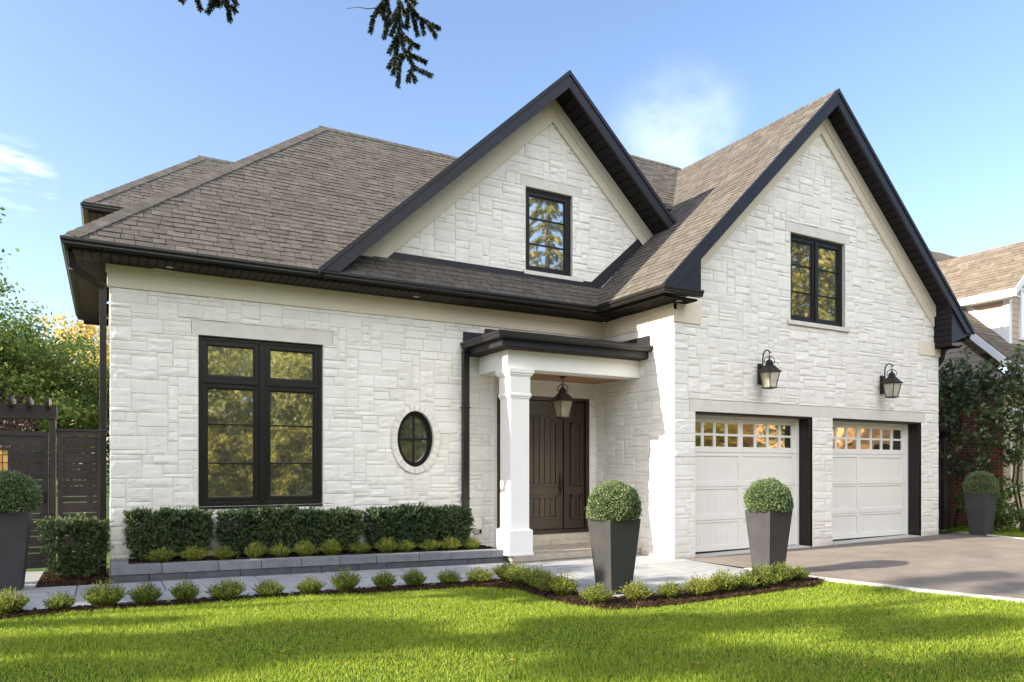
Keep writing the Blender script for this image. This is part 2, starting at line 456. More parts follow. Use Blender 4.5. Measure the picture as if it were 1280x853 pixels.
class MB:
    def __init__(self):
        self.v, self.f, self.m = [], [], []

    def poly(self, pts, m=0):
        i = len(self.v)
        self.v += [tuple(p) for p in pts]
        self.f.append(tuple(range(i, i + len(pts))))
        self.m.append(m)

    def box(self, x0, y0, z0, x1, y1, z1, m=0):
        i = len(self.v)
        self.v += [(x0, y0, z0), (x1, y0, z0), (x1, y1, z0), (x0, y1, z0), (x0, y0, z1), (x1, y0, z1), (x1, y1, z1), (x0, y1, z1)]
        for q in ((0, 3, 2, 1), (4, 5, 6, 7), (0, 1, 5, 4), (1, 2, 6, 5), (2, 3, 7, 6), (3, 0, 4, 7)):
            self.f.append(tuple(i + k for k in q))
            self.m.append(m)
        return self

    def prism(self, pts, off, m=0):
        """closed solid: the polygon pts swept along the vector off"""
        n = len(pts)
        a = [Vector(p) for p in pts]
        b = [p + Vector(off) for p in a]
        nrm = Vector((0, 0, 0))
        for k in range(n):
            p, q = a[k], a[(k + 1) % n]
            nrm += (p - a[0]).cross(q - a[0])
        if nrm.dot(Vector(off)) > 0:
            a.reverse(); b.reverse()
        i = len(self.v)
        self.v += [tuple(p) for p in a + b]
        self.f.append(tuple(range(i, i + n)))
        self.f.append(tuple(range(i + 2 * n - 1, i + n - 1, -1)))
        for k in range(n):
            k2 = (k + 1) % n
            self.f.append((i + k2, i + k, i + n + k, i + n + k2))
        self.m += [m] * (n + 2)
        return self

    def frustum(self, c, w0, d0, w1, d1, z0, z1, m=0):
        cx, cy = c
        i = len(self.v)
        for (w, d, z) in ((w0, d0, z0), (w1, d1, z1)):
            self.v += [(cx - w, cy - d, z), (cx + w, cy - d, z), (cx + w, cy + d, z), (cx - w, cy + d, z)]
        for q in ((0, 3, 2, 1), (4, 5, 6, 7), (0, 1, 5, 4), (1, 2, 6, 5), (2, 3, 7, 6), (3, 0, 4, 7)):
            self.f.append(tuple(i + k for k in q))
            self.m.append(m)
        return self

    def tube(self, pts, rad, n=8, m=0, cap=True):
        pts = [Vector(p) for p in pts]
        if not isinstance(rad, (list, tuple)):
            rad = [rad] * len(pts)
        base = len(self.v)
        up = Vector((0.13, 0.21, 0.97))
        prev = None
        for k, p in enumerate(pts):
            d = (pts[min(k + 1, len(pts) - 1)] - pts[max(k - 1, 0)]).normalized()
            if prev is None:
                a = d.cross(up)
                if a.length < 0.05:
                    a = d.cross(Vector((1, 0, 0)))
            else:
                a = prev - d * prev.dot(d)
            a.normalize()
            prev = a
            b = d.cross(a)
            for j in range(n):
                t = 2 * math.pi * j / n
                self.v.append(tuple(p + (a * math.cos(t) + b * math.sin(t)) * rad[k]))
        for k in range(len(pts) - 1):
            for j in range(n):
                j2 = (j + 1) % n
                self.f.append((base + k * n + j, base + k * n + j2, base + (k + 1) * n + j2, base + (k + 1) * n + j))
                self.m.append(m)
        if cap:
            self.f.append(tuple(base + j for j in range(n - 1, -1, -1)))
            self.f.append(tuple(base + (len(pts) - 1) * n + j for j in range(n)))
            self.m += [m, m]
        return self

    def lathe(self, c, prof, n=20, m=0):
        """prof: list of (radius, z) around a vertical axis at c (x, y)"""
        b = len(self.v)
        for r_, z in prof:
            for j in range(n):
                t = 2 * math.pi * j / n
                self.v.append((c[0] + r_ * math.cos(t), c[1] + r_ * math.sin(t), z))
        for k in range(len(prof) - 1):
            for j in range(n):
                j2 = (j + 1) % n
                self.f.append((b + k * n + j, b + k * n + j2, b + (k + 1) * n + j2, b + (k + 1) * n + j))
                self.m.append(m)
        self.f.append(tuple(b + j for j in range(n - 1, -1, -1)))
        self.f.append(tuple(b + (len(prof) - 1) * n + j for j in range(n)))
        self.m += [m, m]
        return self

    def build(self, name, mats, parent=None, smooth=False, bevel=0.0, kind=None):
        if isinstance(mats, str):
            mats = [mats]
        off = root_of(parent).location if parent is not None else Vector((0, 0, 0))
        me = bpy.data.meshes.new(name)
        ox, oy, oz = off
        me.from_pydata([(x - ox, y - oy, z - oz) for x, y, z in self.v], [], self.f)
        me.polygons.foreach_set('material_index', self.m)
        return finish(me, name, mats, parent, smooth, bevel, kind)


def np_mesh(name, V, F, mats, parent=None, mi=None, smooth=False, kind=None):
    """V (n,3), F (k,4) quads or (k,3) triangles"""
    me = bpy.data.meshes.new(name)
    if parent is not None:
        V = np.asarray(V) - np.array(root_of(parent).location)
    V = np.asarray(V, np.float32); F = np.asarray(F, np.int32)
    me.vertices.add(len(V)); me.vertices.foreach_set('co', V.ravel())
    k = F.shape[1]
    me.loops.add(F.size); me.loops.foreach_set('vertex_index', F.ravel())
    me.polygons.add(len(F)); me.polygons.foreach_set('loop_start', np.arange(0, F.size, k, dtype=np.int32))
    try:
        me.polygons.foreach_set('loop_total', np.full(len(F), k, np.int32))
    except Exception:
        pass
    if isinstance(mats, str):
        mats = [mats]
    if mi is not None:
        me.polygons.foreach_set('material_index', np.asarray(mi, np.int32))
    me.update(calc_edges=True)
    return finish(me, name, mats, parent, smooth, 0, kind)


def dup(root, loc, label=None, rotz=0.0, scale=None):
    r = root.copy(); COL.objects.link(r)
    r.location = loc
    r.rotation_euler = (0, 0, rotz)
    if scale:
        r.scale = scale
    if label:
        r['label'] = label
    for ch in list(root.children):
        c = ch.copy(); COL.objects.link(c); c.parent = r
        for g in ch.children:
            d = g.copy(); COL.objects.link(d); d.parent = c
    return r


def gz(x):
    return 0.0185 * max(0.0, 5.5 - max(x, -8.0)) + 0.0105 * max(0.0, min(x, 25.0) - 8.0)


KINKS = (-8.0, 5.5, 8.0, 25.0)


def clip_half(pts, ax, val, keep_less):
    out = []
    n = len(pts)
    for i in range(n):
        p, q = pts[i], pts[(i + 1) % n]
        ip = (p[ax] <= val) if keep_less else (p[ax] >= val)
        iq = (q[ax] <= val) if keep_less else (q[ax] >= val)
        if ip:
            out.append(p)
        if ip != iq:
            t = (val - p[ax]) / (q[ax] - p[ax])
            out.append(tuple(p[k] + t * (q[k] - p[k]) for k in range(len(p))))
    return out


def clip_convex(pts, poly):
    """Sutherland-Hodgman: pts clipped by the convex counter-clockwise polygon"""
    out = list(pts)
    n = len(poly)
    for i in range(n):
        a, b = poly[i], poly[(i + 1) % n]
        ex, ey = b[0] - a[0], b[1] - a[1]
        src, out = out, []
        for k in range(len(src)):
            p, q = src[k], src[(k + 1) % len(src)]
            sp = ex * (p[1] - a[1]) - ey * (p[0] - a[0])
            sq = ex * (q[1] - a[1]) - ey * (q[0] - a[0])
            if sp >= 0:
                out.append(p)
            if (sp >= 0) != (sq >= 0):
                t = sp / (sp - sq)
                out.append((p[0] + t * (q[0] - p[0]), p[1] + t * (q[1] - p[1])))
        if len(out) < 3:
            return []
    return out


def ccw(poly):
    s = sum(poly[i][0] * poly[(i + 1) % len(poly)][1] - poly[(i + 1) % len(poly)][0] * poly[i][1] for i in range(len(poly)))
    return list(poly) if s > 0 else list(reversed(poly))


def sheet(mb, poly, dz, m=0, thick=0.0):
    """a ground-hugging sheet (or slab) of a polygon in plan, split where the ground changes slope"""
    poly = ccw(poly)
    edges = [-1e9] + list(KINKS) + [1e9]
    for a, b in zip(edges[:-1], edges[1:]):
        q = clip_half(clip_half(poly, 0, a, False), 0, b, True) if poly else []
        if len(q) >= 3:
            top = [(x, y, gz(x) + dz) for x, y in q]
            if thick:
                mb.prism(top, (0, 0, -thick), m)
            else:
                mb.poly(top, m)


# ------------------------------------------------------------------ ground, walk, drive
mb = MB()
sheet(mb, [(-400, -400), (400, -400), (400, 400), (-400, 400)], 0.0)
ground = mb.build('ground', 'lawnbase', kind='structure')

mb = MB()
drive_l = [(8.28, 8.97), (8.37, 7.7), (8.52, 6.6), (8.78, 5.33), (9.09, 4.3), (9.5, 2.8), (9.9, 1.0), (10.1, -7)]
drive_r = [(15.8, -7), (15.8, 7.4), (16.15, 8.9), (15.5, 9.0)]
for k in range(len(drive_l) - 1):
    (xa, ya), (xb, yb) = drive_l[k], drive_l[k + 1]
    sheet(mb, [(xb, yb), (15.75, yb), (15.75, ya), (xa, ya)], 0.022)
sheet(mb, [(15.75, -7), (15.82, 7.3), (16.1, 8.97), (15.75, 8.97)], 0.022)
mb.build('driveway', 'asphalt', kind='structure')
mb = MB()
sheet(mb, [(-80, -14), (90, -14), (90, -7), (-80, -7)], 0.012)
mb.build('road', 'asphalt', kind='structure')

mb = MB()
for k in range(1, len(drive_l) - 1):
    (xa, ya), (xb, yb) = drive_l[k], drive_l[k + 1]
    sheet(mb, [(xb - 0.14, yb), (xb, yb), (xa, ya - 0.006), (xa - 0.14, ya - 0.006)], 0.034, thick=0.1)
sheet(mb, [(15.83, -7), (15.95, -7), (15.95, 7.35), (15.83, 7.35)], 0.034, thick=0.1)
sheet(mb, [(15.83, 7.36), (15.95, 7.36), (16.28, 8.97), (16.14, 8.97)], 0.034, thick=0.1)
mb.build('kerb', 'kerb', bevel=0.01, kind='structure')

# slab walk: joint bed, then slabs with gaps
mb = MB()
WALK = [(-2.6, 8.5), (4.95, 8.5), (4.95, 6.74), (8.36, 6.74), (8.25, 9.0), (8.05, 9.0), (8.05, 9.85), (5.50, 9.85), (5.5, 10.02), (-2.6, 10.02)]
rects = [(-2.6, 8.5, 4.95, 10.02), (4.95, 6.74, 8.24, 9.85), (-2.6, 10.02, -0.72, 11.6), (4.95, 9.85, 5.5, 10.02)]
for (a, b, c, d) in rects:
    sheet(mb, [(a, b), (c, b), (c, d), (a, d)], 0.010, 1)
rng = random.Random(4)


def slab(a, b, c, d):
    g = 0.006
    sheet(mb, [(a + g, b + g), (c - g, b + g), (c - g, d - g), (a + g, d - g)], 0.030 + rng.uniform(-0.002, 0.002), 0, 0.03)


for r_, (ya, yb) in enumerate(((8.5, 9.25), (9.25, 10.02))):
    x = -2.6 + 0.3 * r_
    if r_:
        slab(-2.6, ya, -2.3, yb)
    while x < 4.95:
        w = rng.choice((0.75, 0.9, 1.1))
        x2 = min(x + w, 4.95)
        if 4.95 - x2 < 0.3:
            x2 = 4.95
        slab(x, ya, x2, yb)
        x = x2
for (a, b, c, d) in ((-2.6, 10.02, -1.6, 10.8), (-1.6, 10.02, -0.72, 10.8), (-2.6, 10.8, -1.5, 11.6), (-1.5, 10.8, -0.72, 11.6), (4.95, 9.85, 5.5, 10.02)):
    slab(a, b, c, d)
y = 6.74
for r_, h in enumerate((0.30, 0.75, 0.95, 0.60, 0.51)):
    x = 4.95
    first = True
    while x < 8.23:
        w = (0.6 + 0.35 * (r_ % 2)) if first else rng.choice((0.75, 0.95, 1.15))
        first = False
        x2 = min(x + w, 8.24)
        if 8.24 - x2 < 0.3:
            x2 = 8.24
        slab(x, y, x2, min(y + h, 9.85))
        x = x2
    y += h
mb.build('walkway', ['paver', 'paverjoint'], bevel=0.004, kind='structure')

# mulch beds (soil sheet plus loose chips)
BED = [[(-2.6, 8.14), (-0.9, 8.23), (1.28, 8.33), (3.07, 8.22), (4.0, 8.10), (4.0, 8.5), (-2.6, 8.5)],
       [(4.0, 8.10), (4.42, 7.75), (4.95, 7.6), (4.95, 8.5), (4.0, 8.5)],
       [(4.42, 7.75), (4.40, 6.55), (4.95, 6.55), (4.95, 7.6)],
       [(4.40, 6.55), (4.62, 6.14), (6.3, 6.12), (8.0, 6.22), (8.42, 6.42), (8.40, 6.74), (4.95, 6.74), (4.95, 6.55)],
       [(-0.71, 10.02), (0.02, 10.02), (0.02, 11.5), (-0.71, 11.5)]]


def inside(p, poly):
    c = False
    n = len(poly)
    for i in range(n):
        a, b = poly[i], poly[(i + 1) % n]
        if (a[1] > p[1]) != (b[1] > p[1]) and p[0] < (b[0] - a[0]) * (p[1] - a[1]) / (b[1] - a[1]) + a[0]:
            c = not c
    return c


rng = random.Random(11)
V, F, MI = [], [], []
mb = MB()
for q in BED:
    xs = [p[0] for p in q]; ys = [p[1] for p in q]
    sheet(mb, q, 0.012)
    area = (max(xs) - min(xs)) * (max(ys) - min(ys))
    for _ in range(int(area * 1500)):
        p = (rng.uniform(min(xs), max(xs)), rng.uniform(min(ys) - 0.05, max(ys)))
        if not inside(p, q):
            continue
        a = rng.uniform(0, 6.28); l_ = rng.uniform(0.008, 0.03); w_ = rng.uniform(0.004, 0.010)
        z = gz(p[0]) + 0.016 + rng.uniform(0, 0.022)
        dx, dy = math.cos(a), math.sin(a)
        t = rng.uniform(-0.3, 0.3)
        mb.prism([(p[0] - dx * l_ - dy * w_, p[1] - dy * l_ + dx * w_, z - t * l_), (p[0] + dx * l_ - dy * w_, p[1] + dy * l_ + dx * w_, z + t * l_),
                  (p[0] + dx * l_ + dy * w_, p[1] + dy * l_ - dx * w_, z + t * l_), (p[0] - dx * l_ + dy * w_, p[1] - dy * l_ - dx * w_, z - t * l_)], (0, 0, 0.006), 1)
mb.build('mulch_bed', ['soil', 'bark'], kind='stuff')

# lawn blades
nr = np.random.RandomState(3)


def edge_y(x):
    """far edge of the lawn: the bed line, then the bed's front, then the drive kerb"""
    xs = np.array([-3, -0.9, 1.28, 3.07, 4.0, 4.42, 4.43, 4.62, 6.3, 8.0, 8.40, 8.41, 8.66, 8.97, 9.36, 9.78, 9.96])
    ys = np.array([8.14, 8.23, 8.33, 8.22, 8.10, 7.75, 6.5, 6.14, 6.12, 6.22, 6.42, 6.30, 5.30, 4.28, 2.78, 1.0, -7.0])
    return np.interp(x, xs, ys)


N = 640000
bx = nr.uniform(-2.6, 10.2, N); by = nr.uniform(0.9, 8.6, N)
lat = 0.8725 * bx - 0.4886 * by; dep = 0.4886 * bx + 0.8725 * by
ok = (by < edge_y(bx) + nr.normal(0, 0.04, N)) & (dep > 3.4) & (np.abs(lat) < dep * 0.85)
ok &= nr.uniform(0, 1, N) < np.clip(7.5 / dep, 0.5, 1.0)
bx, by = bx[ok], by[ok]
# strip of lawn right of the drive
nx = 60000
ax_, ay_ = nr.uniform(16.3, 18.6, nx), nr.uniform(7.0, 11.5, nx)
o2 = ((ay_ < 9.0) | (ax_ < 17.9)) & ~((ax_ < 16.9) & (ay_ > 9.2))
bx = np.concatenate([bx, ax_[o2]]); by = np.concatenate([by, ay_[o2]])
n = len(bx)
bz = 0.0185 * np.maximum(0, 5.5 - bx) + 0.0105 * np.maximum(0, bx - 8)
ang = nr.uniform(0, 2 * np.pi, n); lean = nr.uniform(0, 2 * np.pi, n)
patch = 0.75 + 0.35 * np.sin(bx * 2.1 + 1.3 * np.sin(by * 1.7)) * np.sin(by * 2.6 + bx)
hh = nr.uniform(0.020, 0.048, n) * np.where(nr.uniform(0, 1, n) < 0.04, 1.5, 1.0) * np.clip(patch, 0.6, 1.2); ww = nr.uniform(0.0019, 0.0036, n)
bend = nr.uniform(0.1, 0.9, n) * hh
P = np.stack([bx, by, bz], 1)
side = np.stack([np.cos(ang), np.sin(ang), np.zeros(n)], 1) * ww[:, None]
ld = np.stack([np.cos(lean), np.sin(lean), np.zeros(n)], 1)
mid = P + ld * (bend * 0.35)[:, None] + np.array([0, 0, 1]) * (hh * 0.6)[:, None]
tip = P + ld * bend[:, None] + np.array([0, 0, 1]) * hh[:, None]
Vb = np.empty((n * 6, 3)); Vb[0::6] = P - side; Vb[1::6] = P + side; Vb[2::6] = mid + side * 0.8; Vb[3::6] = mid - side * 0.8
Vb[4::6] = tip + side * 0.15; Vb[5::6] = tip - side * 0.15
i0 = np.arange(n) * 6
Fb = np.concatenate([np.stack([i0, i0 + 1, i0 + 2, i0 + 3], 1), np.stack([i0 + 3, i0 + 2, i0 + 4, i0 + 5], 1)])
np_mesh('lawn_grass', Vb, Fb, 'grass', kind='stuff')

# ------------------------------------------------------------------ the house
house = thing('stone_house', 'white stone house with black trimmed gables, dark shingle roof and double garage', 'house', (7.7, 12.0, 0.0))


def ashlar(mb, P, U, Nn, poly, holes=(), ovals=(), seed=1, cell=0.063, rough=1.0):
    """random coursed rock-faced stones over a mortar plane; (u, z) in the wall plane, mat 0 stone, 1 mortar"""
    rng = random.Random(seed)
    P, U, Nn = Vector(P), Vector(U), Vector(Nn)
    W = Vector((0, 0, 1))
    poly = ccw(poly)
    us = [p[0] for p in poly]; zs = [p[1] for p in poly]
    u0, u1, z0, z1 = min(us), max(us), min(zs), max(zs)
    at = lambda u, z, d: P + U * u + W * z + Nn * d
    rev = U.cross(W).dot(Nn) < 0

    def inpoly(u, z, pad=0.0):
        for i in range(len(poly)):
            a, b = poly[i], poly[(i + 1) % len(poly)]
            ex, ez = b[0] - a[0], b[1] - a[1]
            if (ex * (z - a[1]) - ez * (u - a[0])) / math.hypot(ex, ez) < -pad:
                return False
        return True

    def cut(rect, hole):
        a, b, c, d = rect
        e, f, g, h = hole
        if e >= c or g <= a or f >= d or h <= b:
            return [rect]
        out = []
        if b < f: out.append((a, b, c, f))
        if d > h: out.append((a, h, c, d))
        lo, hi = max(b, f), min(d, h)
        if a < e: out.append((a, lo, e, hi))
        if c > g: out.append((g, lo, c, hi))
        return out

    def inoval(u, z):
        for (cu, cz, ru, rz) in ovals:
            if ((u - cu) / ru) ** 2 + ((z - cz) / rz) ** 2 < 1:
                return True
        return False

    # mortar plane
    rects = [(u0, z0, u1, z1)]
    obox = [(cu - ru, cz - rz, cu + ru, cz + rz) for (cu, cz, ru, rz) in ovals]
    for h in list(holes) + obox:
        rects = [q for r_ in rects for q in cut(r_, h)]
    for (a, b, c, d) in rects:
        q = clip_convex([(a, b), (c, b), (c, d), (a, d)], poly)
        if len(q) >= 3:
            pts = [at(u, z, -0.001) for u, z in q]
            mb.poly(pts[::-1] if rev else pts, 1)
    for (a, b, c, d) in obox:
        k = 40
        for i in range(k):
            for j in range(k):
                ua, ub = a + (c - a) * i / k, a + (c - a) * (i + 1) / k
                za, zb = b + (d - b) * j / k, b + (d - b) * (j + 1) / k
                if not inoval((ua + ub) / 2, (za + zb) / 2):
                    pts = [at(*q, -0.001) for q in ((ua, za), (ub, za), (ub, zb), (ua, zb))]
                    mb.poly(pts[::-1] if rev else pts, 1)
    # stones
    nx_, nz_ = int(math.ceil((u1 - u0) / cell)), int(math.ceil((z1 - z0) / cell))
    occ = np.zeros((nz_, nx_), bool)
    stones = []
    for j in range(nz_):
        for i in range(nx_):
            if occ[j, i]:
                continue
            run = 0
            while i + run < nx_ and not occ[j, i + run]:
                run += 1
            h = rng.choices((1, 2, 3, 4), (0.22, 0.40, 0.27, 0.11))[0]
            w = rng.choices((2, 3, 4, 5, 6, 7, 8, 9), (0.03, 0.09, 0.18, 0.2, 0.19, 0.15, 0.10, 0.06))[0]
            if h == 1:
                w = max(w, 4)
            if h == 4:
                w = max(w, 4)
            if h >= 3:
                w = min(w, 8)
            w = min(w, run)
            if run - w == 1:
                w += 1
            h = min(h, nz_ - j)
            while h > 1 and occ[j:j + h, i:i + w].any():
                h -= 1
            occ[j:j + h, i:i + w] = True
            stones.append((u0 + i * cell, z0 + j * cell, u0 + (i + w) * cell, z0 + (j + h) * cell))
    for st in stones:
        pcs = [st]
        for h in holes:
            pcs = [q for r_ in pcs for q in cut(r_, h)]
        for (a, b, c, d) in pcs:
            d = min(d, z1); c = min(c, u1)
            if c - a < 0.03 or d - b < 0.025:
                continue
            if not any(inpoly(u, z, 0.02) for u, z in ((a, b), (c, b), (c, d), (a, d), ((a + c) / 2, (b + d) / 2))):
                continue
            g = 0.0026
            ja, jb, jc, jd = a + g * rng.uniform(.6, 1.6), b + g * rng.uniform(.6, 1.6), c - g * rng.uniform(.6, 1.6), d - g * rng.uniform(.6, 1.6)
            w, h = jc - ja, jd - jb
            e = 0.007
            ku, kz = max(2, int(round(w / 0.045))), max(2, int(round(h / 0.036)))
            gu = [0] + [e + (w - 2 * e) * i / ku for i in range(ku + 1)] + [w]
            gv = [0] + [e + (h - 2 * e) * i / kz for i in range(kz + 1)] + [h]
            off = Vector((rng.uniform(0, 90), rng.uniform(0, 90), rng.uniform(0, 90)))
            amp = rng.choice((0.4, 0.9, 1.2, 1.5)) * rough
            tu, tz = rng.uniform(-1, 1) * 0.004 * amp, rng.uniform(-1, 1) * 0.005 * amp
            base = 0.0025 + rng.uniform(0, 0.0055)
            i0 = len(mb.v)
            nu_, nv_ = len(gu), len(gv)
            for jj, vv in enumerate(gv):
                for ii, uu in enumerate(gu):
                    if ii in (0, nu_ - 1) or jj in (0, nv_ - 1):
                        dd = -0.002
                    else:
                        edge = min(uu - e, w - e - uu, vv - e, h - e - vv)
                        k = min(1.0, edge / 0.04 + 0.25)
                        q = Vector((uu * 4.5, vv * 13.0, 0)) + off
                        nn = noise.noise(q) * 0.6 + noise.noise(q * 2.7) * 0.35 + noise.noise(q * 6.1) * 0.15
                        dd = base + 0.008 * amp * k * (0.45 + nn * 1.3 + 0.9 * abs(noise.noise(Vector((uu * 2.5, vv * 17.0, 3)) + off))) + tu * (uu / w - .5) * 2 + tz * (vv / h - .5) * 2
                        dd = max(dd, 0.001)
                    mb.v.append(tuple(at(ja + uu, jb + vv, dd)))
            for jj in range(nv_ - 1):
                for ii in range(nu_ - 1):
                    cu, cz = ja + (gu[ii] + gu[ii + 1]) / 2, jb + (gv[jj] + gv[jj + 1]) / 2
                    if not inpoly(cu, cz, 0.015) or inoval(cu, cz):
                        continue
                    k = i0 + jj * nu_ + ii
                    fc = (k, k + 1, k + nu_ + 1, k + nu_)
                    mb.f.append(fc[::-1] if rev else fc)
                    mb.m.append(0)


def wall(P, U, Nn, poly, holes=(), ovals=(), seed=1, extra=None, **kw):
    mb = MB()
    ashlar(mb, P, U, Nn, poly, holes, ovals, seed, **kw)
    if extra:
        extra(mb)
    return mb.build('wall', ['stone', 'mortar', 'smooth'], house)


YM, YG, XG, XR, XL = 10.87, 9.0, 8.06, 15.43, 0.035
OV = (4.311, 1.985, 0.31, 0.448)           # oval window: centre u, z, radii


def reveals(mb, x0, x1, z0, z1, y, dep, m=2):
    mb.poly([(x0, y, z0), (x0, y, z1), (x0, y + dep, z1), (x0, y + dep, z0)], m)
    mb.poly([(x1, y, z0), (x1, y + dep, z0), (x1, y + dep, z1), (x1, y, z1)], m)
    mb.poly([(x0, y, z1), (x1, y, z1), (x1, y + dep, z1), (x0, y + dep, z1)], m)
    mb.poly([(x0, y, z0), (x0, y + dep, z0), (x1, y + dep, z0), (x1, y, z0)], m)


# main front wall
def ex_main(mb):
    reveals(mb, 1.11, 2.835, 0.985, 3.372, YM + 0.01, 0.10)
    mb.box(5.745, YM + 0.011, 0.1, 5.80, 11.15, 3.1, 2)


wall((0, YM, 0), (1, 0, 0), (0, -1, 0), [(XL, 0.0), (XG, 0.0), (XG, 3.93), (XL, 3.93)],
     holes=[(1.02, 3.372, 2.985, 3.575), (1.11, 0.985, 2.835, 3.372), (5.745, -1, 9, 3.13)], ovals=[(OV[0], OV[1], 0.345, 0.49)], seed=5, extra=ex_main)
# gable wall over it
wall((0, YM, 0), (1, 0, 0), (0, -1, 0), [(3.5, 4.72), (9.4, 4.72), (9.4, 5.7), (6.90, 7.95)],
     holes=[(6.26, 6.425, 7.53, 6.60), (6.36, 4.955, 7.335, 6.425), (6.30, 4.86, 7.55, 4.955)], seed=8,
     extra=lambda mb: reveals(mb, 6.36, 7.335, 4.955, 6.425, YM + 0.01, 0.08))


# garage front, with its gable
def ex_gar(mb):
    reveals(mb, 10.84, 12.36, 4.20, 5.81, YG + 0.01, 0.08)


D1, D2 = (8.53, 11.43), (12.005, 14.82)
DZ0, DZ1 = 0.0, 2.462
wall((0, YG, 0), (1, 0, 0), (0, -1, 0), [(XG - 0.012, 0.0), (XR, 0.0), (XR, 4.3), (11.60, 8.05), (XG - 0.012, 4.55)],
     holes=[(8.40, DZ1, 14.95, 2.665), (D1[0], -1, D1[1], DZ1), (D2[0], -1, D2[1], DZ1), (10.70, 5.81, 12.50, 5.99), (10.84, 4.20, 12.36, 5.81), (10.74, 4.12, 12.47, 4.20)],
     seed=13, extra=ex_gar)
# garage side wall facing the porch
wall((XG, 0, 0), (0, 1, 0), (-1, 0, 0), [(YG - 0.012, 0.0), (11.2, 0.0), (11.2, 4.0), (YG - 0.012, 4.0)], seed=21)
# porch back wall round the door
wall((0, 11.15, 0), (1, 0, 0), (0, -1, 0), [(5.6, 0.1), (5.93, 0.1), (5.93, 2.81), (5.6, 2.81)], seed=23, rough=0.7)
wall((0, 11.15, 0), (1, 0, 0), (0, -1, 0), [(7.91, 0.1), (8.06, 0.1), (8.06, 3.2), (7.91, 3.2)], holes=[(7.91, 2.81, 7.99, 3.2)], seed=24, rough=0.7)
# side walls
wall((XL + 0.065, 0, 0), (0, 1, 0), (-1, 0, 0), [(YM + 0.002, 0.0), (16.2, 0.0), (16.2, 4.0), (YM - 0.012, 4.0)], seed=25)
mb = MB()
mb.box(XL + 0.02, YM + 0.14, 0.0, 5.70, 16.0, 4.1, 0)
mb.box(5.70, 11.3, 0.0, XR - 0.02, 19.6, 4.1, 0)
mb.box(XG + 0.05, YG + 0.42, 0.0, XR - 0.02, 11.3, 4.2, 0)
mb.box(XR - 0.021, YG + 0.02, 0.0, XR, 19.6, 4.2, 0)
mb.box(0.10, 16.05, 0.0, 11.0, 20.2, 6.32, 0)
mb.prism([(3.9, YM + 0.16, 4.5), (9.0, YM + 0.16, 4.5), (9.0, YM + 0.16, 5.9), (6.89, YM + 0.16, 7.7), (3.9, YM + 0.16, 5.0)], (0, 0.1, 0), 0)
mb.build('wall', ['smooth'], house)

# lintels, sills
def part(name, mat, parent, *boxes, bevel=0.0):
    mb = MB()
    for b in boxes:
        mb.box(*b)
    return mb.build(name, mat, parent, bevel=bevel)


part('lintel', 'smooth', house, (8.404, YG - 0.004, DZ1 + 0.001, 14.946, YG + 0.10, 2.661), bevel=0.004)
part('lintel', 'smooth', house, (5.78, 11.139, 2.812, 7.99, 11.2, 3.2), bevel=0.004)

# friezes (cream bands under the eaves)
mb = MB()
mb.box(XL - 0.03, YM - 0.032, 3.905, XG - 0.031, YM + 0.05, 4.195)
mb.box(XL - 0.045, YM - 0.055, 4.10, XG - 0.056, YM + 0.04, 4.197)
mb.build('frieze', 'cream', house, bevel=0.005)
mb = MB()
mb.box(XG - 0.032, YG - 0.030, 3.905, XG + 0.05, 10.9, 4.195)
mb.box(XG - 0.056, YG - 0.030, 4.10, XG + 0.04, 10.9, 4.197)
mb.box(XG + 0.0501, YG - 0.030, 3.905, 8.63, YG + 0.05, 4.26)
mb.build('frieze', 'cream', house, bevel=0.005)
part('frieze', 'cream', house, (XL + 0.0, YM + 0.0501, 3.905, XL + 0.09, 16.0, 4.195))
part('frieze', 'cream', house, (14.70, YG - 0.030, 3.87, XR + 0.03, YG + 0.05, 4.16), bevel=0.005)


def rake_band(name, mat, y0, y1, apex, lend, rend, h_in, parent=house, h_apex=None):
    """a band under a gable's two slopes: apex (x,z), ends (x,z), vertical height h_in"""
    ha = h_apex or h_in
    mb = MB()
    for e in (lend, rend):
        pts = [(apex[0], y0, apex[1]), (e[0], y0, e[1]), (e[0], y0, e[1] - h_in), (apex[0], y0, apex[1] - ha)]
        mb.prism(pts, (0, y1 - y0, 0))
    return mb.build(name, mat, parent)


# gable dimensions
G1 = dict(ax=11.62, az=8.40, sl=0.98, sr=0.913, lx=7.5, rx=16.0, y0=8.64)     # garage gable
G2 = dict(ax=6.89, az=8.28, sl=0.925, sr=0.925, lx=2.62, rx=9.27, y0=10.34)     # middle gable
zl = lambda g, x: g['az'] - g['sl'] * (g['ax'] - x)
zr = lambda g, x: g['az'] - g['sr'] * (x - g['ax'])
# stepped cream frieze under each gable
for g, ywall, xl, xr in ((G1, YG, 8.30, 15.2), (G2, YM, 3.2, 9.2)):
    d1, d2 = 0.30, 0.62
    for (dy, hgt) in ((0.085, 0.36), (0.052, 0.56)):
        A = (g['ax'], g['az'] - 0.22)
        rake_band('frieze', 'cream', ywall - dy, ywall + 0.03, A, (xl, zl(g, xl) - 0.22), (xr, zr(g, xr) - 0.22), hgt - 0.22 + 0.08)

# ------------------------------------------------------------------ roofs


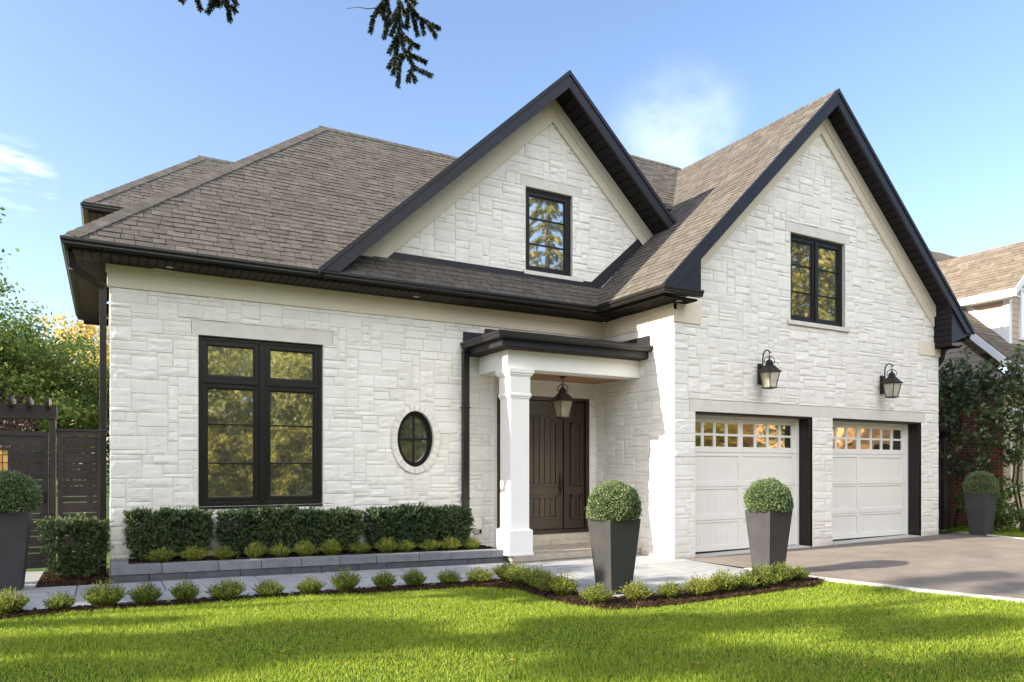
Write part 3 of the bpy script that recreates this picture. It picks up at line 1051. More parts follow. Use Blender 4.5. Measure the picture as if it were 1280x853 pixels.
def shingled(name, O, U, Vd, poly, seed, tab=(0.15, 0.28), course=0.132, mats=('shingle', 'felt'), thick=0.03, under=0.10, parent=house, tk=0.75):
    """poly in (u along the eave, v up the slope); laminated tabs in courses over a deck"""
    rng = random.Random(seed)
    O, U, Vd = Vector(O), Vector(U).normalized(), Vector(Vd).normalized()
    Nn = U.cross(Vd).normalized()
    if Nn.z < 0:
        Nn = -Nn
    flip = U.cross(Vd).z < 0
    poly = ccw(poly)
    mb = MB()
    at = lambda u, v, h: O + U * u + Vd * v + Nn * h
    mb.prism([at(u, v, 0) for u, v in poly], -Nn * under, 1)
    us = [p[0] for p in poly]; vs_ = [p[1] for p in poly]
    v = min(vs_); row = 0
    while v < max(vs_):
        u = min(us) - rng.uniform(0, 0.3)
        hi = rng.random() < 0.5
        while u < max(us):
            w = rng.uniform(*tab)
            hi = rng.random() < 0.55
            t = ((0.013 if hi else 0.005) + rng.uniform(0, 0.004)) * tk
            drop = rng.uniform(0.0, 0.012) if hi else -rng.uniform(0.004, 0.016)
            q = clip_convex([(u + 0.0045, v - drop), (u + w - 0.0045, v - drop), (u + w - 0.0045, v + course + 0.012), (u + 0.0045, v + course + 0.012)], poly)
            u += w
            if len(q) < 3:
                continue
            hs = [0.0015 + t * max(0.0, 1 - (b - v) / (course + 0.012)) for a, b in q]
            i = len(mb.v); n = len(q)
            top = [at(a, b, h) for (a, b), h in zip(q, hs)]
            bot = [at(a, b, -0.002) for a, b in q]
            mb.v += [tuple(p) for p in top + bot]
            f = tuple(range(i, i + n))
            mb.f.append(f[::-1] if flip else f); mb.m.append(0)
            for k in range(n):
                k2 = (k + 1) % n
                f = (i + k2, i + k, i + n + k, i + n + k2)
                mb.f.append(f[::-1] if flip else f); mb.m.append(0)
        v += course
        row += 1
    return mb.build(name, list(mats), parent)


def caps(parent, a, b, la, lb, w=0.15, mat='cap', lift=0.018):
    """ridge or hip cap shingles from a to b; la, lb: unit directions down each side"""
    a, b = Vector(a), Vector(b)
    L = (b - a).length
    d = (b - a) / L
    la, lb = Vector(la), Vector(lb)
    up = Vector((0, 0, 1))
    mb = MB()
    k, s = 0, 0.0
    while s < L - 0.02:
        e = min(s + 0.17, L)
        p, q = a + d * s + up * (lift + 0.012), a + d * e + up * lift
        for sd in (la, lb):
            pts = [p, q, q + sd * w, p + sd * w]
            mb.prism(pts, (0, 0, -0.012), 0)
        s += 0.145
    return mb.build('ridge_cap', mat, parent)


S0 = 0.95                                     # main pitch
ez, ey, ex = 4.345, 10.34, -0.47              # eave height, front eave line, left eave line
ridge_t = 4.24
RZ, RY, RX = ez + S0 * ridge_t, ey + ridge_t, ex + ridge_t
ln = math.hypot(1, S0)
fv = (0, 1 / ln, S0 / ln)                      # up the front slope
# main front slope: eave from the left corner to the garage valley
main_roof = shingled('roof', (ex, ey, ez), (1, 0, 0), fv, [(0, 0), (9.2, 0), (12.0, 2.8 * ln), (12.0, ridge_t * ln), (ridge_t, ridge_t * ln)], 3)
# left hip slope
lv = (1 / ln, 0, S0 / ln)
shingled('roof', (ex, ey, ez), (0, 1, 0), lv, [(0, 0), (5.4, 0), (5.4, ridge_t * ln), (ridge_t, ridge_t * ln)], 4)
# rear slope (plain deck with shingles)
shingled('roof', (ex + 3, RY + ridge_t, ez), (1, 0, 0), (0, -1 / ln, S0 / ln), [(0.0, 0.3), (9.5, 0.3), (9.5, ridge_t * ln), (ridge_t - 3, ridge_t * ln)], 5)
hd = Vector((1, 1, S0)).normalized()
fdown, ldown = -Vector(fv), -Vector(lv)
# hip cap lies down both planes, square to the hip
def hipdirs(d, n1, n2):
    a = Vector(n1).cross(d).normalized(); b = Vector(n2).cross(d).normalized()
    if a.z > 0: a = -a
    if b.z > 0: b = -b
    return a, b


nfront = Vector((0, -S0, 1)).normalized(); nleft = Vector((-S0, 0, 1)).normalized(); nrear = Vector((0, S0, 1)).normalized()
a_, b_ = hipdirs(hd, nfront, nleft)
caps(main_roof, (ex + 0.05, ey + 0.05, ez + 0.05 * S0), (RX, RY, RZ), a_, b_, 0.16)
caps(main_roof, (RX - 0.05, RY, RZ), (8.5, RY, RZ), fdown, -Vector((0, -1 / ln, S0 / ln)), 0.14)

# rear upper storey roof
uz, uy, ux, ut = 6.45, 15.6, -0.40, 2.27
up_roof = shingled('roof', (ux, uy, uz), (1, 0, 0), fv, [(0, 0), (11, 0), (11, ut * ln), (ut, ut * ln)], 7)
shingled('roof', (ux, uy, uz), (0, 1, 0), lv, [(0, 0), (2 * ut, 0), (ut, ut * ln)], 8)
shingled('roof', (ux, uy + 2 * ut, uz), (1, 0, 0), (0, -1 / ln, S0 / ln), [(0, 0), (11, 0), (11, ut * ln), (ut, ut * ln)], 9)
caps(up_roof, (ux + 0.04, uy + 0.04, uz + 0.04 * S0), (ux + ut, uy + ut, uz + ut * S0), a_, b_, 0.16)
caps(up_roof, (ux + ut - 0.05, uy + ut, uz + ut * S0), (ux + 11, uy + ut, uz + ut * S0), fdown, -Vector((0, -1 / ln, S0 / ln)), 0.14)

# middle gable roof
l2 = math.hypot(1, G2['sl'])
dep2 = RY - 0.1 - G2['y0']
eL = (G2['ax'] - G2['lx']) * l2
g2roof = shingled('roof', (G2['lx'], G2['y0'], zl(G2, G2['lx'])), (0, 1, 0), (1 / l2, 0, G2['sl'] / l2), [(0, 0.0), (0.0, eL), (dep2, eL), (dep2, eL - 0.1)], 15, under=0.10)
eR = (G2['rx'] + 0.1 - G2['ax']) * l2
shingled('roof', (G2['rx'] + 0.1, G2['y0'], zr(G2, G2['rx'] + 0.1)), (0, 1, 0), (-1 / l2, 0, G2['sr'] / l2), [(0, 0), (0, eR), (dep2, eR), (2.9, 0)], 16)
caps(g2roof, (G2['ax'], G2['y0'], G2['az']), (G2['ax'], G2['y0'] + dep2, G2['az']), (-1 / l2, 0, -G2['sl'] / l2), (1 / l2, 0, -G2['sr'] / l2), 0.13)

# garage roof
l1, r1 = math.hypot(1, G1['sl']), math.hypot(1, G1['sr'])
eL = (G1['ax'] - G1['lx']) * l1
g1roof = shingled('roof', (G1['lx'], G1['y0'], zl(G1, G1['lx'])), (0, 1, 0), (1 / l1, 0, G1['sl'] / l1), [(0, 0), (1.72, 0), (1.72 + eL / l1 + 0.6, eL), (0, eL)], 31)
eR = (G1['rx'] - G1['ax']) * r1
shingled('roof', (G1['rx'], G1['y0'], zr(G1, G1['rx'])), (0, 1, 0), (-1 / r1, 0, G1['sr'] / r1), [(0, 0), (8.5, 0), (8.5, eR), (0, eR)], 32)
caps(g1roof, (G1['ax'], G1['y0'], G1['az']), (G1['ax'], 15.2, G1['az']), (-1 / l1, 0, -G1['sl'] / l1), (1 / r1, 0, -G1['sr'] / r1), 0.13)

# cross roof between the two gables
cz, cy = 8.62, 13.06
lc = math.hypot(1, 0.97)
crun = cy - 11.05
croof = shingled('roof', (8.6, 11.05, cz - 0.97 * crun), (1, 0, 0), (0, 1 / lc, 0.97 / lc), [(0, 0), (1.3, 0), (3.3, crun * lc), (0, crun * lc)], 41)
shingled('roof', (8.6, cy + 3.6, cz - 0.97 * 3.6), (1, 0, 0), (0, -1 / lc, 0.97 / lc), [(0, 0), (3.3, 0), (3.3, 3.6 * lc), (0, 3.6 * lc)], 42)
caps(croof, (8.6, cy, cz), (11.9, cy, cz), (0, -1 / lc, -0.97 / lc), (0, 1 / lc, -0.97 / lc), 0.13)
mb = MB()
mb.prism([(8.62, 11.15, 6.6), (8.62, cy, cz - 0.05), (8.62, cy + 3.5, 5.2)], (0.05, 0, 0))
mb.build('gable_end', 'cream', house)

# ------------------------------------------------------------------ fascias, soffits, gutters


def rake_board(g, h, dep=0.045, ends=True, drop=0.0):
    """dark fascia board down both slopes of a gable, in the plane y0"""
    y = g['y0']
    a = (g['ax'], g['az'] + 0.015)
    for sgn, ex_, z in ((-1, g['lx'], zl(g, g['lx'])), (1, g['rx'], zr(g, g['rx']))):
        mb = MB()
        zb = 4.345 if z < 5 else z - h
        sl_ = (a[1] - z - 0.015) / abs(a[0] - ex_)
        xb = a[0] + sgn * (a[1] - h * 1.05 - zb) / sl_ if z < 5 else ex_
        xt = a[0] + sgn * (a[1] - zb) / sl_ if z < 5 else ex_
        pts = [(a[0], y, a[1]), (xt, y, zb), (xb, y, zb), (a[0], y, a[1] - h * 1.05)] if z < 5 else [(a[0], y, a[1]), (ex_, y, z + 0.015), (ex_, y, z - h), (a[0], y, a[1] - h * 1.05)]
        mb.prism(pts, (0, -dep, 0))
        # thin drip edge standing proud along the top
        mb.prism([(a[0], y - dep, a[1] + 0.01), (ex_, y - dep, z + 0.025), (ex_, y - dep, z - 0.055), (a[0], y - dep, a[1] - 0.07)], (0, -0.02, 0))
        mb.build('bargeboard', 'fascia', house)


rake_board(G1, 0.27)
rake_board(G2, 0.27)

# raking soffits: thin boards between bargeboard and wall
for g, yw in ((G1, YG), (G2, YM)):
    for sgn in (-1, 1):
        x_ = g['lx'] + 0.1 if sgn < 0 else g['rx'] - 0.05
        z_ = (zl if sgn < 0 else zr)(g, x_)
        mb = MB()
        mb.prism([(g['ax'], g['y0'] + 0.001, g['az'] - 0.205), (x_, g['y0'] + 0.001, z_ - 0.205), (x_, yw - 0.05, z_ - 0.205), (g['ax'], yw - 0.05, g['az'] - 0.205)], (0, 0, 0.035))
        mb.build('soffit', 'soffit_z', house)

GUT = [(o_, h_ * 0.82) for o_, h_ in ((0.0, 0.0), (-0.085, 0.0), (-0.10, 0.03), (-0.10, 0.05), (-0.125, 0.085), (-0.125, 0.12), (-0.115, 0.12), (-0.115, 0.10), (0.0, 0.10))]   # (outward, up)


def gutter_run(mb, pts, outs, z):
    """pts: plan points of the fascia line; outs: outward mitre directions (plan)"""
    for k in range(len(pts) - 1):
        A = [(pts[k][0] - outs[k][0] * o, pts[k][1] - outs[k][1] * o, z + h) for o, h in GUT]
        B = [(pts[k + 1][0] - outs[k + 1][0] * o, pts[k + 1][1] - outs[k + 1][1] * o, z + h) for o, h in GUT]
        n = len(GUT)
        i = len(mb.v)
        mb.v += A + B
        for j in range(n):
            j2 = (j + 1) % n
            mb.f.append((i + j, i + j2, i + n + j2, i + n + j)); mb.m.append(0)
        mb.f.append(tuple(range(i + n - 1, i - 1, -1))); mb.m.append(0)
        mb.f.append(tuple(range(i + n, i + 2 * n))); mb.m.append(0)


gzh = 4.25
mb = MB()                                       # left side, front, garage side and short return
fx, fy = ex + 0.10, ey + 0.10                   # fascia lines
gutter_run(mb, [(fx, 15.55), (fx, fy)], [(-1, 0), (-1, -1)], gzh)
gutter_run(mb, [(fx, fy), (7.6, fy)], [(-1, -1), (-1, -1)], gzh)
gutter_run(mb, [(7.6, fy), (7.6, 8.68)], [(-1, -1), (-1, -1)], gzh)
gutter_run(mb, [(7.6, 8.68), (8.30, 8.68)], [(-1, -1), (0, -1)], gzh)
mb.build('gutter', 'gutter', house)
mb = MB()
gutter_run(mb, [(15.92, 8.70), (15.92, 19.0)], [(1, 0), (1, 0)], gzh)
gutter_run(mb, [(15.30, 8.70), (15.92, 8.70)], [(0, -0.3), (1, -0.3)], gzh)
mb.build('gutter', 'gutter', house)
# flat eave soffits with a fascia behind the gutter
mb = MB()
mb.box(fx, fy, 4.205, XG, YM - 0.033, 4.235)
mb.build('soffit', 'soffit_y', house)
mb = MB()
mb.box(fx, YM - 0.0329, 4.205, XL - 0.034, 15.55, 4.234)
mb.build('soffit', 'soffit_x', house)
mb = MB()
mb.box(7.6, 8.70, 4.204, XG - 0.033, fy - 0.001, 4.234)
mb.box(XG - 0.0329, 8.70, 4.204, 8.29, YG - 0.031, 4.234)
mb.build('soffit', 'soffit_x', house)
mb = MB()
mb.box(15.46, 8.72, 4.204, 15.92, 19.0, 4.234)
mb.build('soffit', 'soffit_x', house)
mb = MB()
mb.box(fx, fy, 4.2351, XG, fy + 0.02, 4.33)
mb.box(fx, fy + 0.0201, 4.2351, fx + 0.02, 15.55, 4.33)
mb.box(fx, 15.551, 4.18, 0.1, 15.58, 4.6)
mb.build('fascia', 'gutter', house)
part('fascia', 'gutter', house, (7.6, 8.70, 4.2351, 7.62, fy, 4.33))
part('fascia', 'gutter', house, (15.90, 8.72, 4.2351, 15.92, 19, 4.33))
# closing panels at the feet of the garage gable
mb = MB()
y = G1['y0'] - 0.01
mb.prism([(7.56, y, 4.33), (8.30, y, 4.33), (8.30, y, 5.02), (8.0, y, zl(G1, 8.0) - 0.10), (7.56, y, zl(G1, 7.56) - 0.06)], (0, 0.03, 0))
mb.prism([(8.27, y + 0.0301, 4.33), (8.30, y + 0.0301, 4.33), (8.30, y + 0.0301, 5.02), (8.27, y + 0.0301, 5.02)], (0, 0.33, 0))
mb.build('flashing', 'fascia', house)
mb = MB()
zt = zr(G1, 15.28) - 0.24
mb.prism([(15.28, y, 4.10), (15.95, y, 4.34), (15.28, y, zt)], (0, 0.03, 0))
mb.build('flashing', 'fascia', house)
mb = MB()
mb.box(15.24, y, 4.06, 15.2799, YG - 0.01, zt + 0.08)
mb.box(15.24, y, 4.03, 15.60, YG - 0.031, 4.0599)
mb.build('soffit', 'soffit_z', house)

# upper storey eave
mb = MB()
gutter_run(mb, [(ux + 0.1, 20.0), (ux + 0.1, uy + 0.1)], [(-1, 0), (-1, -1)], uz - 0.12)
gutter_run(mb, [(ux + 0.1, uy + 0.1), (9.5, uy + 0.1)], [(-1, -1), (0, -1)], uz - 0.12)
mb.build('gutter', 'gutter', house)
mb = MB()
mb.box(ux + 0.1, uy + 0.1, uz - 0.155, 9.5, 16.05, uz - 0.125)
mb.box(ux + 0.1, 16.051, uz - 0.155, 0.1, 20.0, uz - 0.125)
mb.build('soffit', 'soffit_y', house)
part('frieze', 'cream', house, (0.07, 16.02, uz - 0.42, 9.5, 16.049, uz - 0.156))

# step flashing along the middle gable wall's foot
mb = MB()
mb.box(3.75, YM - 0.045, 4.78, 7.75, YM - 0.012, 4.915)
mb.prism([(7.751, YM - 0.045, 4.80), (7.90, YM - 0.045, 4.80), (9.30, YM - 0.045, 6.14), (9.30, YM - 0.045, 6.30), (7.751, YM - 0.045, 4.93)], (0, 0.033, 0))
mb.build('flashing', 'fascia', house)

# downspouts
def rect_tube(mb, pts, w, d):
    for k in range(len(pts) - 1):
        a, b = Vector(pts[k]), Vector(pts[k + 1])
        dr = (b - a).normalized()
        s = Vector((0, 1, 0)) if abs(dr.y) < 0.8 else Vector((1, 0, 0))
        s = (s - dr * s.dot(dr)).normalized()
        t = dr.cross(s)
        a, b = a - dr * 0.012, b + dr * 0.012
        mb.prism([a + s * w + t * d, a - s * w + t * d, a - s * w - t * d, a + s * w - t * d], b - a)


mb = MB()
xd = XL - 0.075
rect_tube(mb, [(fx - 0.02, 10.62, 4.24), (fx + 0.0, 10.66, 4.06), (xd, 10.93, 3.90), (xd, 10.93, 0.10)], 0.048, 0.040)
for z in (0.6, 2.0, 3.5):
    mb.box(xd - 0.045, 10.88, z, xd + 0.06, 10.985, z + 0.03)
mb.build('downspout', 'gutter', house, bevel=0.008)
mb = MB()
rect_tube(mb, [(5.17, YM - 0.07, 3.45), (5.17, YM - 0.07, 0.26)], 0.045, 0.055)
for z in (1.0, 2.5):
    mb.box(5.105, YM - 0.125, z, 5.235, YM - 0.006, z + 0.03)
mb.build('downspout', 'gutter', house, bevel=0.008)
mb = MB()
mb.box(15.40, 8.83, 3.99, 15.52, 8.93, 4.028)
rect_tube(mb, [(15.50, 8.93, 4.0), (15.53, 9.0, 3.80), (15.48, 9.08, 3.70), (15.48, 9.08, 0.15)], 0.04, 0.04)
mb.build('downspout', 'gutter', house, bevel=0.008)

# recessed soffit lamps
for (x, y_) in ((0.735, 10.64), (4.22, 10.60), (8.0, 8.82)):
    mb = MB()
    mb.lathe((x, y_), [(0.05, 4.198), (0.07, 4.199), (0.07, 4.206)], 16)
    s_ = mb.build('soffit_light', 'bronze', house, smooth=False)
    mb = MB()
    mb.lathe((x, y_), [(0.035, 4.194), (0.045, 4.1975)], 16)
    mb.build('lamp_glass', 'frosted', s_)

# ------------------------------------------------------------------ windows


def bars(mb, x0, x1, z0, z1, y0, y1, w, m=0):
    mb.box(x0, y0, z0, x0 + w, y1, z1, m); mb.box(x1 - w, y0, z0, x1, y1, z1, m)
    mb.box(x0 + w, y0, z0, x1 - w, y1, z0 + w, m); mb.box(x0 + w, y0, z1 - w, x1 - w, y1, z1, m)


def window(x0, x1, z0, z1, yw, frame, sashes, lintel=None, sill=None):
    """frame: outer bar width; sashes: (x0,x1,z0,z1,[muntin heights])"""
    y0 = yw + 0.055
    mb = MB()
    bars(mb, x0 + 0.001, x1 - 0.001, z0 + 0.001, z1 - 0.001, y0, y0 + 0.09, frame)
    done = []
    xs = sorted({s[0] for s in sashes} | {s[1] for s in sashes})
    w = mb.build('window', 'frame', house, bevel=0.004)
    mid = MB()
    sm = MB(); gm = MB()
    for (a, b, c, d, mun) in sashes:
        bars(sm, a, b, c, d, y0 + 0.012, y0 + 0.07, 0.062)
        bars(sm, a + 0.062, b - 0.062, c + 0.062, d - 0.062, y0 + 0.030, y0 + 0.072, 0.016)
        for z in mun:
            sm.box(a + 0.0621, y0 + 0.026, z - 0.011, b - 0.0621, y0 + 0.071, z + 0.011)
        gm.box(a + 0.06, y0 + 0.05, c + 0.06, b - 0.06, y0 + 0.056, d - 0.06)
    sm.build('sash', 'frame', w, bevel=0.003)
    gm.build('pane', 'glass', w)
    if lintel:
        part('lintel', 'smooth', w, (lintel[0], yw - 0.004, lintel[1] + 0.0005, lintel[2], yw + 0.10, lintel[3]), bevel=0.004)
    if sill:
        part('sill', 'smooth', w, (sill[0], yw - 0.05, sill[1], sill[2], yw + 0.10, sill[3]), bevel=0.006)
    # dark sheet standing in for the dim room behind the glass
    rm = MB()
    rm.box(x0 + 0.03, y0 + 0.095, z0 + 0.03, x1 - 0.03, y0 + 0.10, z1 - 0.03)
    rm.build('dark_backing', 'felt', w)
    return w


w1 = window(1.11, 2.835, 0.985, 3.372, YM, 0.055,
            [(1.165, 1.925, 2.765, 3.317, []), (2.015, 2.78, 2.765, 3.317, []),
             (1.165, 1.925, 1.04, 2.715, [1.595, 2.145]), (2.015, 2.78, 1.04, 2.715, [1.595, 2.145])],
            lintel=(1.024, 3.372, 2.981, 3.571))
mb = MB()
mb.box(1.926, YM + 0.045, 1.041, 2.014, YM + 0.135, 3.316)
mb.box(1.166, YM + 0.050, 2.716, 1.925, YM + 0.135, 2.764)
mb.box(2.015, YM + 0.050, 2.716, 2.779, YM + 0.135, 2.764)
mb.build('mullion', 'frame', w1, bevel=0.004)
part('sill', 'frame', w1, (1.115, YM - 0.02, 0.955, 2.83, YM + 0.05, 0.984), bevel=0.004)

window(6.36, 7.335, 4.955, 6.425, YM, 0.05, [(6.41, 7.285, 5.005, 6.375, [5.47, 5.92])],
       lintel=(6.264, 6.425, 7.526, 6.596), sill=(6.304, 4.885, 7.546, 4.955))
w3 = window(10.84, 12.36, 4.20, 5.81, YG, 0.05, [(10.89, 11.575, 4.25, 5.76, [4.77, 5.26]), (11.625, 12.31, 4.25, 5.76, [4.77, 5.26])],
            lintel=(10.704, 5.81, 12.496, 5.986), sill=(10.744, 4.125, 12.466, 4.20))
part('mullion', 'frame', w3, (11.5755, YG + 0.045, 4.251, 11.6245, YG + 0.135, 5.759), bevel=0.004)

# oval window with a ring of small stones
cu, czz, ru, rz = OV


def oval_ring(mb, r0u, r0z, r1u, r1z, y0, y1, n=64, m=0, a0=0.0, a1=2 * math.pi):
    closed = abs(a1 - a0 - 2 * math.pi) < 1e-6
    k = n if closed else n + 1
    i = len(mb.v)
    for j in range(k):
        t = a0 + (a1 - a0) * j / n
        c, s = math.cos(t), math.sin(t)
        mb.v += [(cu + r0u * c, y0, czz + r0z * s), (cu + r1u * c, y0, czz + r1z * s), (cu + r1u * c, y1, czz + r1z * s), (cu + r0u * c, y1, czz + r0z * s)]
    for j in range(n):
        a, b = i + 4 * j, i + 4 * ((j + 1) % k)
        for q in range(4):
            q2 = (q + 1) % 4
            mb.f.append((a + q, b + q, b + q2, a + q2)); mb.m.append(m)
    if not closed:
        mb.f.append((i, i + 1, i + 2, i + 3)); mb.f.append((i + 4 * n + 3, i + 4 * n + 2, i + 4 * n + 1, i + 4 * n)); mb.m += [m, m]


mb = MB()
oval_ring(mb, ru - 0.045, rz - 0.045, ru + 0.004, rz + 0.004, YM + 0.03, YM + 0.13)
oval_ring(mb, ru - 0.075, rz - 0.075, ru - 0.045, rz - 0.045, YM + 0.05, YM + 0.12)
wo = mb.build('round_window', 'frame', house, smooth=False)
mb = MB()
mb.box(cu - 0.014, YM + 0.055, czz - rz + 0.05, cu + 0.014, YM + 0.10, czz + rz - 0.05)
mb.box(cu - ru + 0.05, YM + 0.056, czz - 0.014, cu - 0.0141, YM + 0.099, czz + 0.014)
mb.box(cu + 0.0141, YM + 0.056, czz - 0.014, cu + ru - 0.05, YM + 0.099, czz + 0.014)
mb.build('muntin', 'frame', wo)
mb = MB()
mb.prism([(cu + (ru - 0.03) * math.cos(t * math.pi / 24), YM + 0.085, czz + (rz - 0.03) * math.sin(t * math.pi / 24)) for t in range(48)], (0, 0.006, 0))
mb.build('pane', 'glass', wo)
mb = MB()
oval_ring(mb, ru - 0.002, rz - 0.002, ru + 0.112, rz + 0.108, YM - 0.022, YM + 0.14, m=1)
rng = random.Random(6)
nst = 27
for k in range(nst):
    a0 = 2 * math.pi * k / nst + 0.013
    a1 = 2 * math.pi * (k + 1) / nst - 0.010
    j = rng.uniform(-0.004, 0.006)
    oval_ring(mb, ru + rng.uniform(-0.001, 0.004), rz + rng.uniform(-0.001, 0.004), ru + 0.098, rz + 0.098, YM - 0.034 - j, YM + 0.03, 4, 0, a0, a1)
mb.build('stone_surround', ['ringstone', 'mortar'], wo)

# ------------------------------------------------------------------ porch: platform, column, beam, ceiling, roof, door
mb = MB()
mb.box(5.53, 9.80, 0.055, 8.05, 11.14, 0.148)
mb.box(5.56, 9.815, -0.03, 8.05, 11.14, 0.0549)
mb.build('porch_step', 'porch', house, bevel=0.008)
mb = MB()
for k, (a, b) in enumerate(((5.80, 6.9), (6.908, 8.05))):
    mb.box(a, 10.90, 0.148, b, 11.14, 0.225)
mb.box(5.78, 10.93, 0.226, 8.05, 11.16, 0.325)
mb.build('door_step', 'sillstone', house, bevel=0.006)

colx, coly, cw = 5.665, 10.03, 0.170
mb = MB()
mb.box(colx - cw, coly - cw, 0.56, colx + cw, coly + cw, 3.0)
col = mb.build('column', 'white', house, bevel=0.004)
mb = MB()
mb.box(colx - 0.212, coly - 0.212, 0.185, colx + 0.212, coly + 0.212, 0.545)
mb.frustum((colx, coly), 0.205, 0.205, cw + 0.004, cw + 0.004, 0.5451, 0.566)
mb.box(colx - 0.222, coly - 0.222, 0.149, colx + 0.222, coly + 0.222, 0.1849)
mb.build('plinth', 'white', col, bevel=0.003)
mb = MB()
mb.box(colx - 0.183, coly - 0.183, 2.62, colx + 0.183, coly + 0.183, 2.65)
mb.box(colx - 0.198, coly - 0.198, 2.6501, colx + 0.198, coly + 0.198, 2.685)
mb.frustum((colx, coly), 0.198, 0.198, cw + 0.012, cw + 0.012, 2.6851, 2.71)
mb.box(colx - cw - 0.012, coly - cw - 0.012, 2.7101, colx + cw + 0.012, coly + cw + 0.012, 2.955)
mb.frustum((colx, coly), cw + 0.012, cw + 0.012, 0.208, 0.208, 2.9551, 2.985)
mb.box(colx - 0.212, coly - 0.212, 2.9851, colx + 0.212, coly + 0.212, 3.012)
mb.box(colx - 0.228, coly - 0.228, 3.0121, colx + 0.228, coly + 0.228, 3.0779)
mb.build('capital', 'white', col, bevel=0.003)
mb = MB()
mb.box(5.44, 9.855, 3.078, XG - 0.008, 10.20, 3.37)
mb.box(5.44, 10.2001, 3.078, 5.79, YM - 0.02, 3.37)
mb.build('porch_beam', 'white', house, bevel=0.004)
mb = MB()
mb.box(5.79, 10.2, 3.088, XG - 0.015, 11.14, 3.12)
mb.build('porch_ceiling', 'cedar', house)
mb = MB()
mb.box(5.9, 11.115, 3.072, XG - 0.016, 11.135, 3.0875)
mb.box(XG - 0.04, 10.21, 3.072, XG - 0.0161, 11.1145, 3.0875)
mb.build('ceiling_trim', 'white', house)
# porch roof: soffit, fascia, gutter, low hipped top, flashings
mb = MB()
mb.box(5.24, 9.64, 3.371, XG - 0.008, YM - 0.012, 3.392)
rs = mb.build('porch_soffit', 'soffit_y', house)
mb = MB()
mb.box(5.22, 9.62, 3.38, XG - 0.009, 9.6399, 3.52)
mb.box(5.22, 9.64, 3.38, 5.2399, YM - 0.012, 3.52)
mb.build('fascia', 'fascia', house)
pr = MB()
for pts in ([(5.16, 9.57, 3.585), (XG - 0.01, 9.57, 3.585), (XG - 0.01, YM - 0.02, 3.80), (5.75, YM - 0.02, 3.80)], [(5.16, 9.57, 3.585), (5.75, YM - 0.02, 3.80), (5.16, YM - 0.02, 3.585)]):
    pr.prism(pts, (0, 0, -0.05))
proof = pr.build('porch_roof', 'shingle', house)
mb = MB()
gutter_run(mb, [(5.22, YM - 0.012), (5.22, 9.62)], [(-1, 0), (-1, -1)], 3.49)
gutter_run(mb, [(5.22, 9.62), (XG - 0.012, 9.62)], [(-1, -1), (0, -1)], 3.49)
mb.build('gutter', 'gutter', house)
mb = MB()
mb.box(5.15, YM - 0.040, 3.60, 5.55, YM - 0.016, 3.775)
mb.box(5.5501, YM - 0.040, 3.70, XG - 0.04, YM - 0.016, 3.86)
mb.box(XG - 0.045, 9.58, 3.60, XG - 0.016, 10.83, 3.765)
mb.build('flashing', 'fascia', house)

# front door: dark timber frame, fixed side panels, arched plank door
yd = 11.16
mb = MB()
bars(mb, 5.935, 7.905, 0.326, 2.808, yd + 0.0, yd + 0.16, 0.06)
mb.box(6.36, yd + 0.02, 0.39, 6.425, yd + 0.14, 2.745)
mb.box(7.365, yd + 0.02, 0.39, 7.43, yd + 0.14, 2.745)
dframe = mb.build('door_frame', 'wood', house, bevel=0.004)


def arch_panel(mb, x0, x1, z0, z1, y, rise, inset=0.0, m=0, dep=0.02):
    """raised field with an arched head, planked"""
    n = 10
    cx = (x0 + x1) / 2
    pts = [(x0, y, z0), (x1, y, z0)]
    for k in range(n + 1):
        t = 1 - 2 * k / n
        pts.append((cx + t * (x1 - x0) / 2, y, z1 + rise * (1 - t * t)))
    mb.prism(pts, (0, dep, 0), m)


def frame_loop(mb, x0, x1, z0, z1, y, w, rise=0.0):
    mb.box(x0, y, z0, x0 + w, y + 0.03, z1); mb.box(x1 - w, y, z0, x1, y + 0.03, z1); mb.box(x0 + w, y, z0, x1 - w, y + 0.03, z0 + w)
    n = 10 if rise else 1
    cx = (x0 + x1) / 2
    for k in range(n):
        t0, t1 = -1 + 2 * k / n, -1 + 2 * (k + 1) / n
        za, zb = z1 + rise * (1 - t0 * t0), z1 + rise * (1 - t1 * t1)
        xa, xb = cx + t0 * (x1 - x0) / 2, cx + t1 * (x1 - x0) / 2
        mb.prism([(xa, y, za - w), (xb, y, zb - w), (xb, y, zb), (xa, y, za)], (0, 0.03, 0))


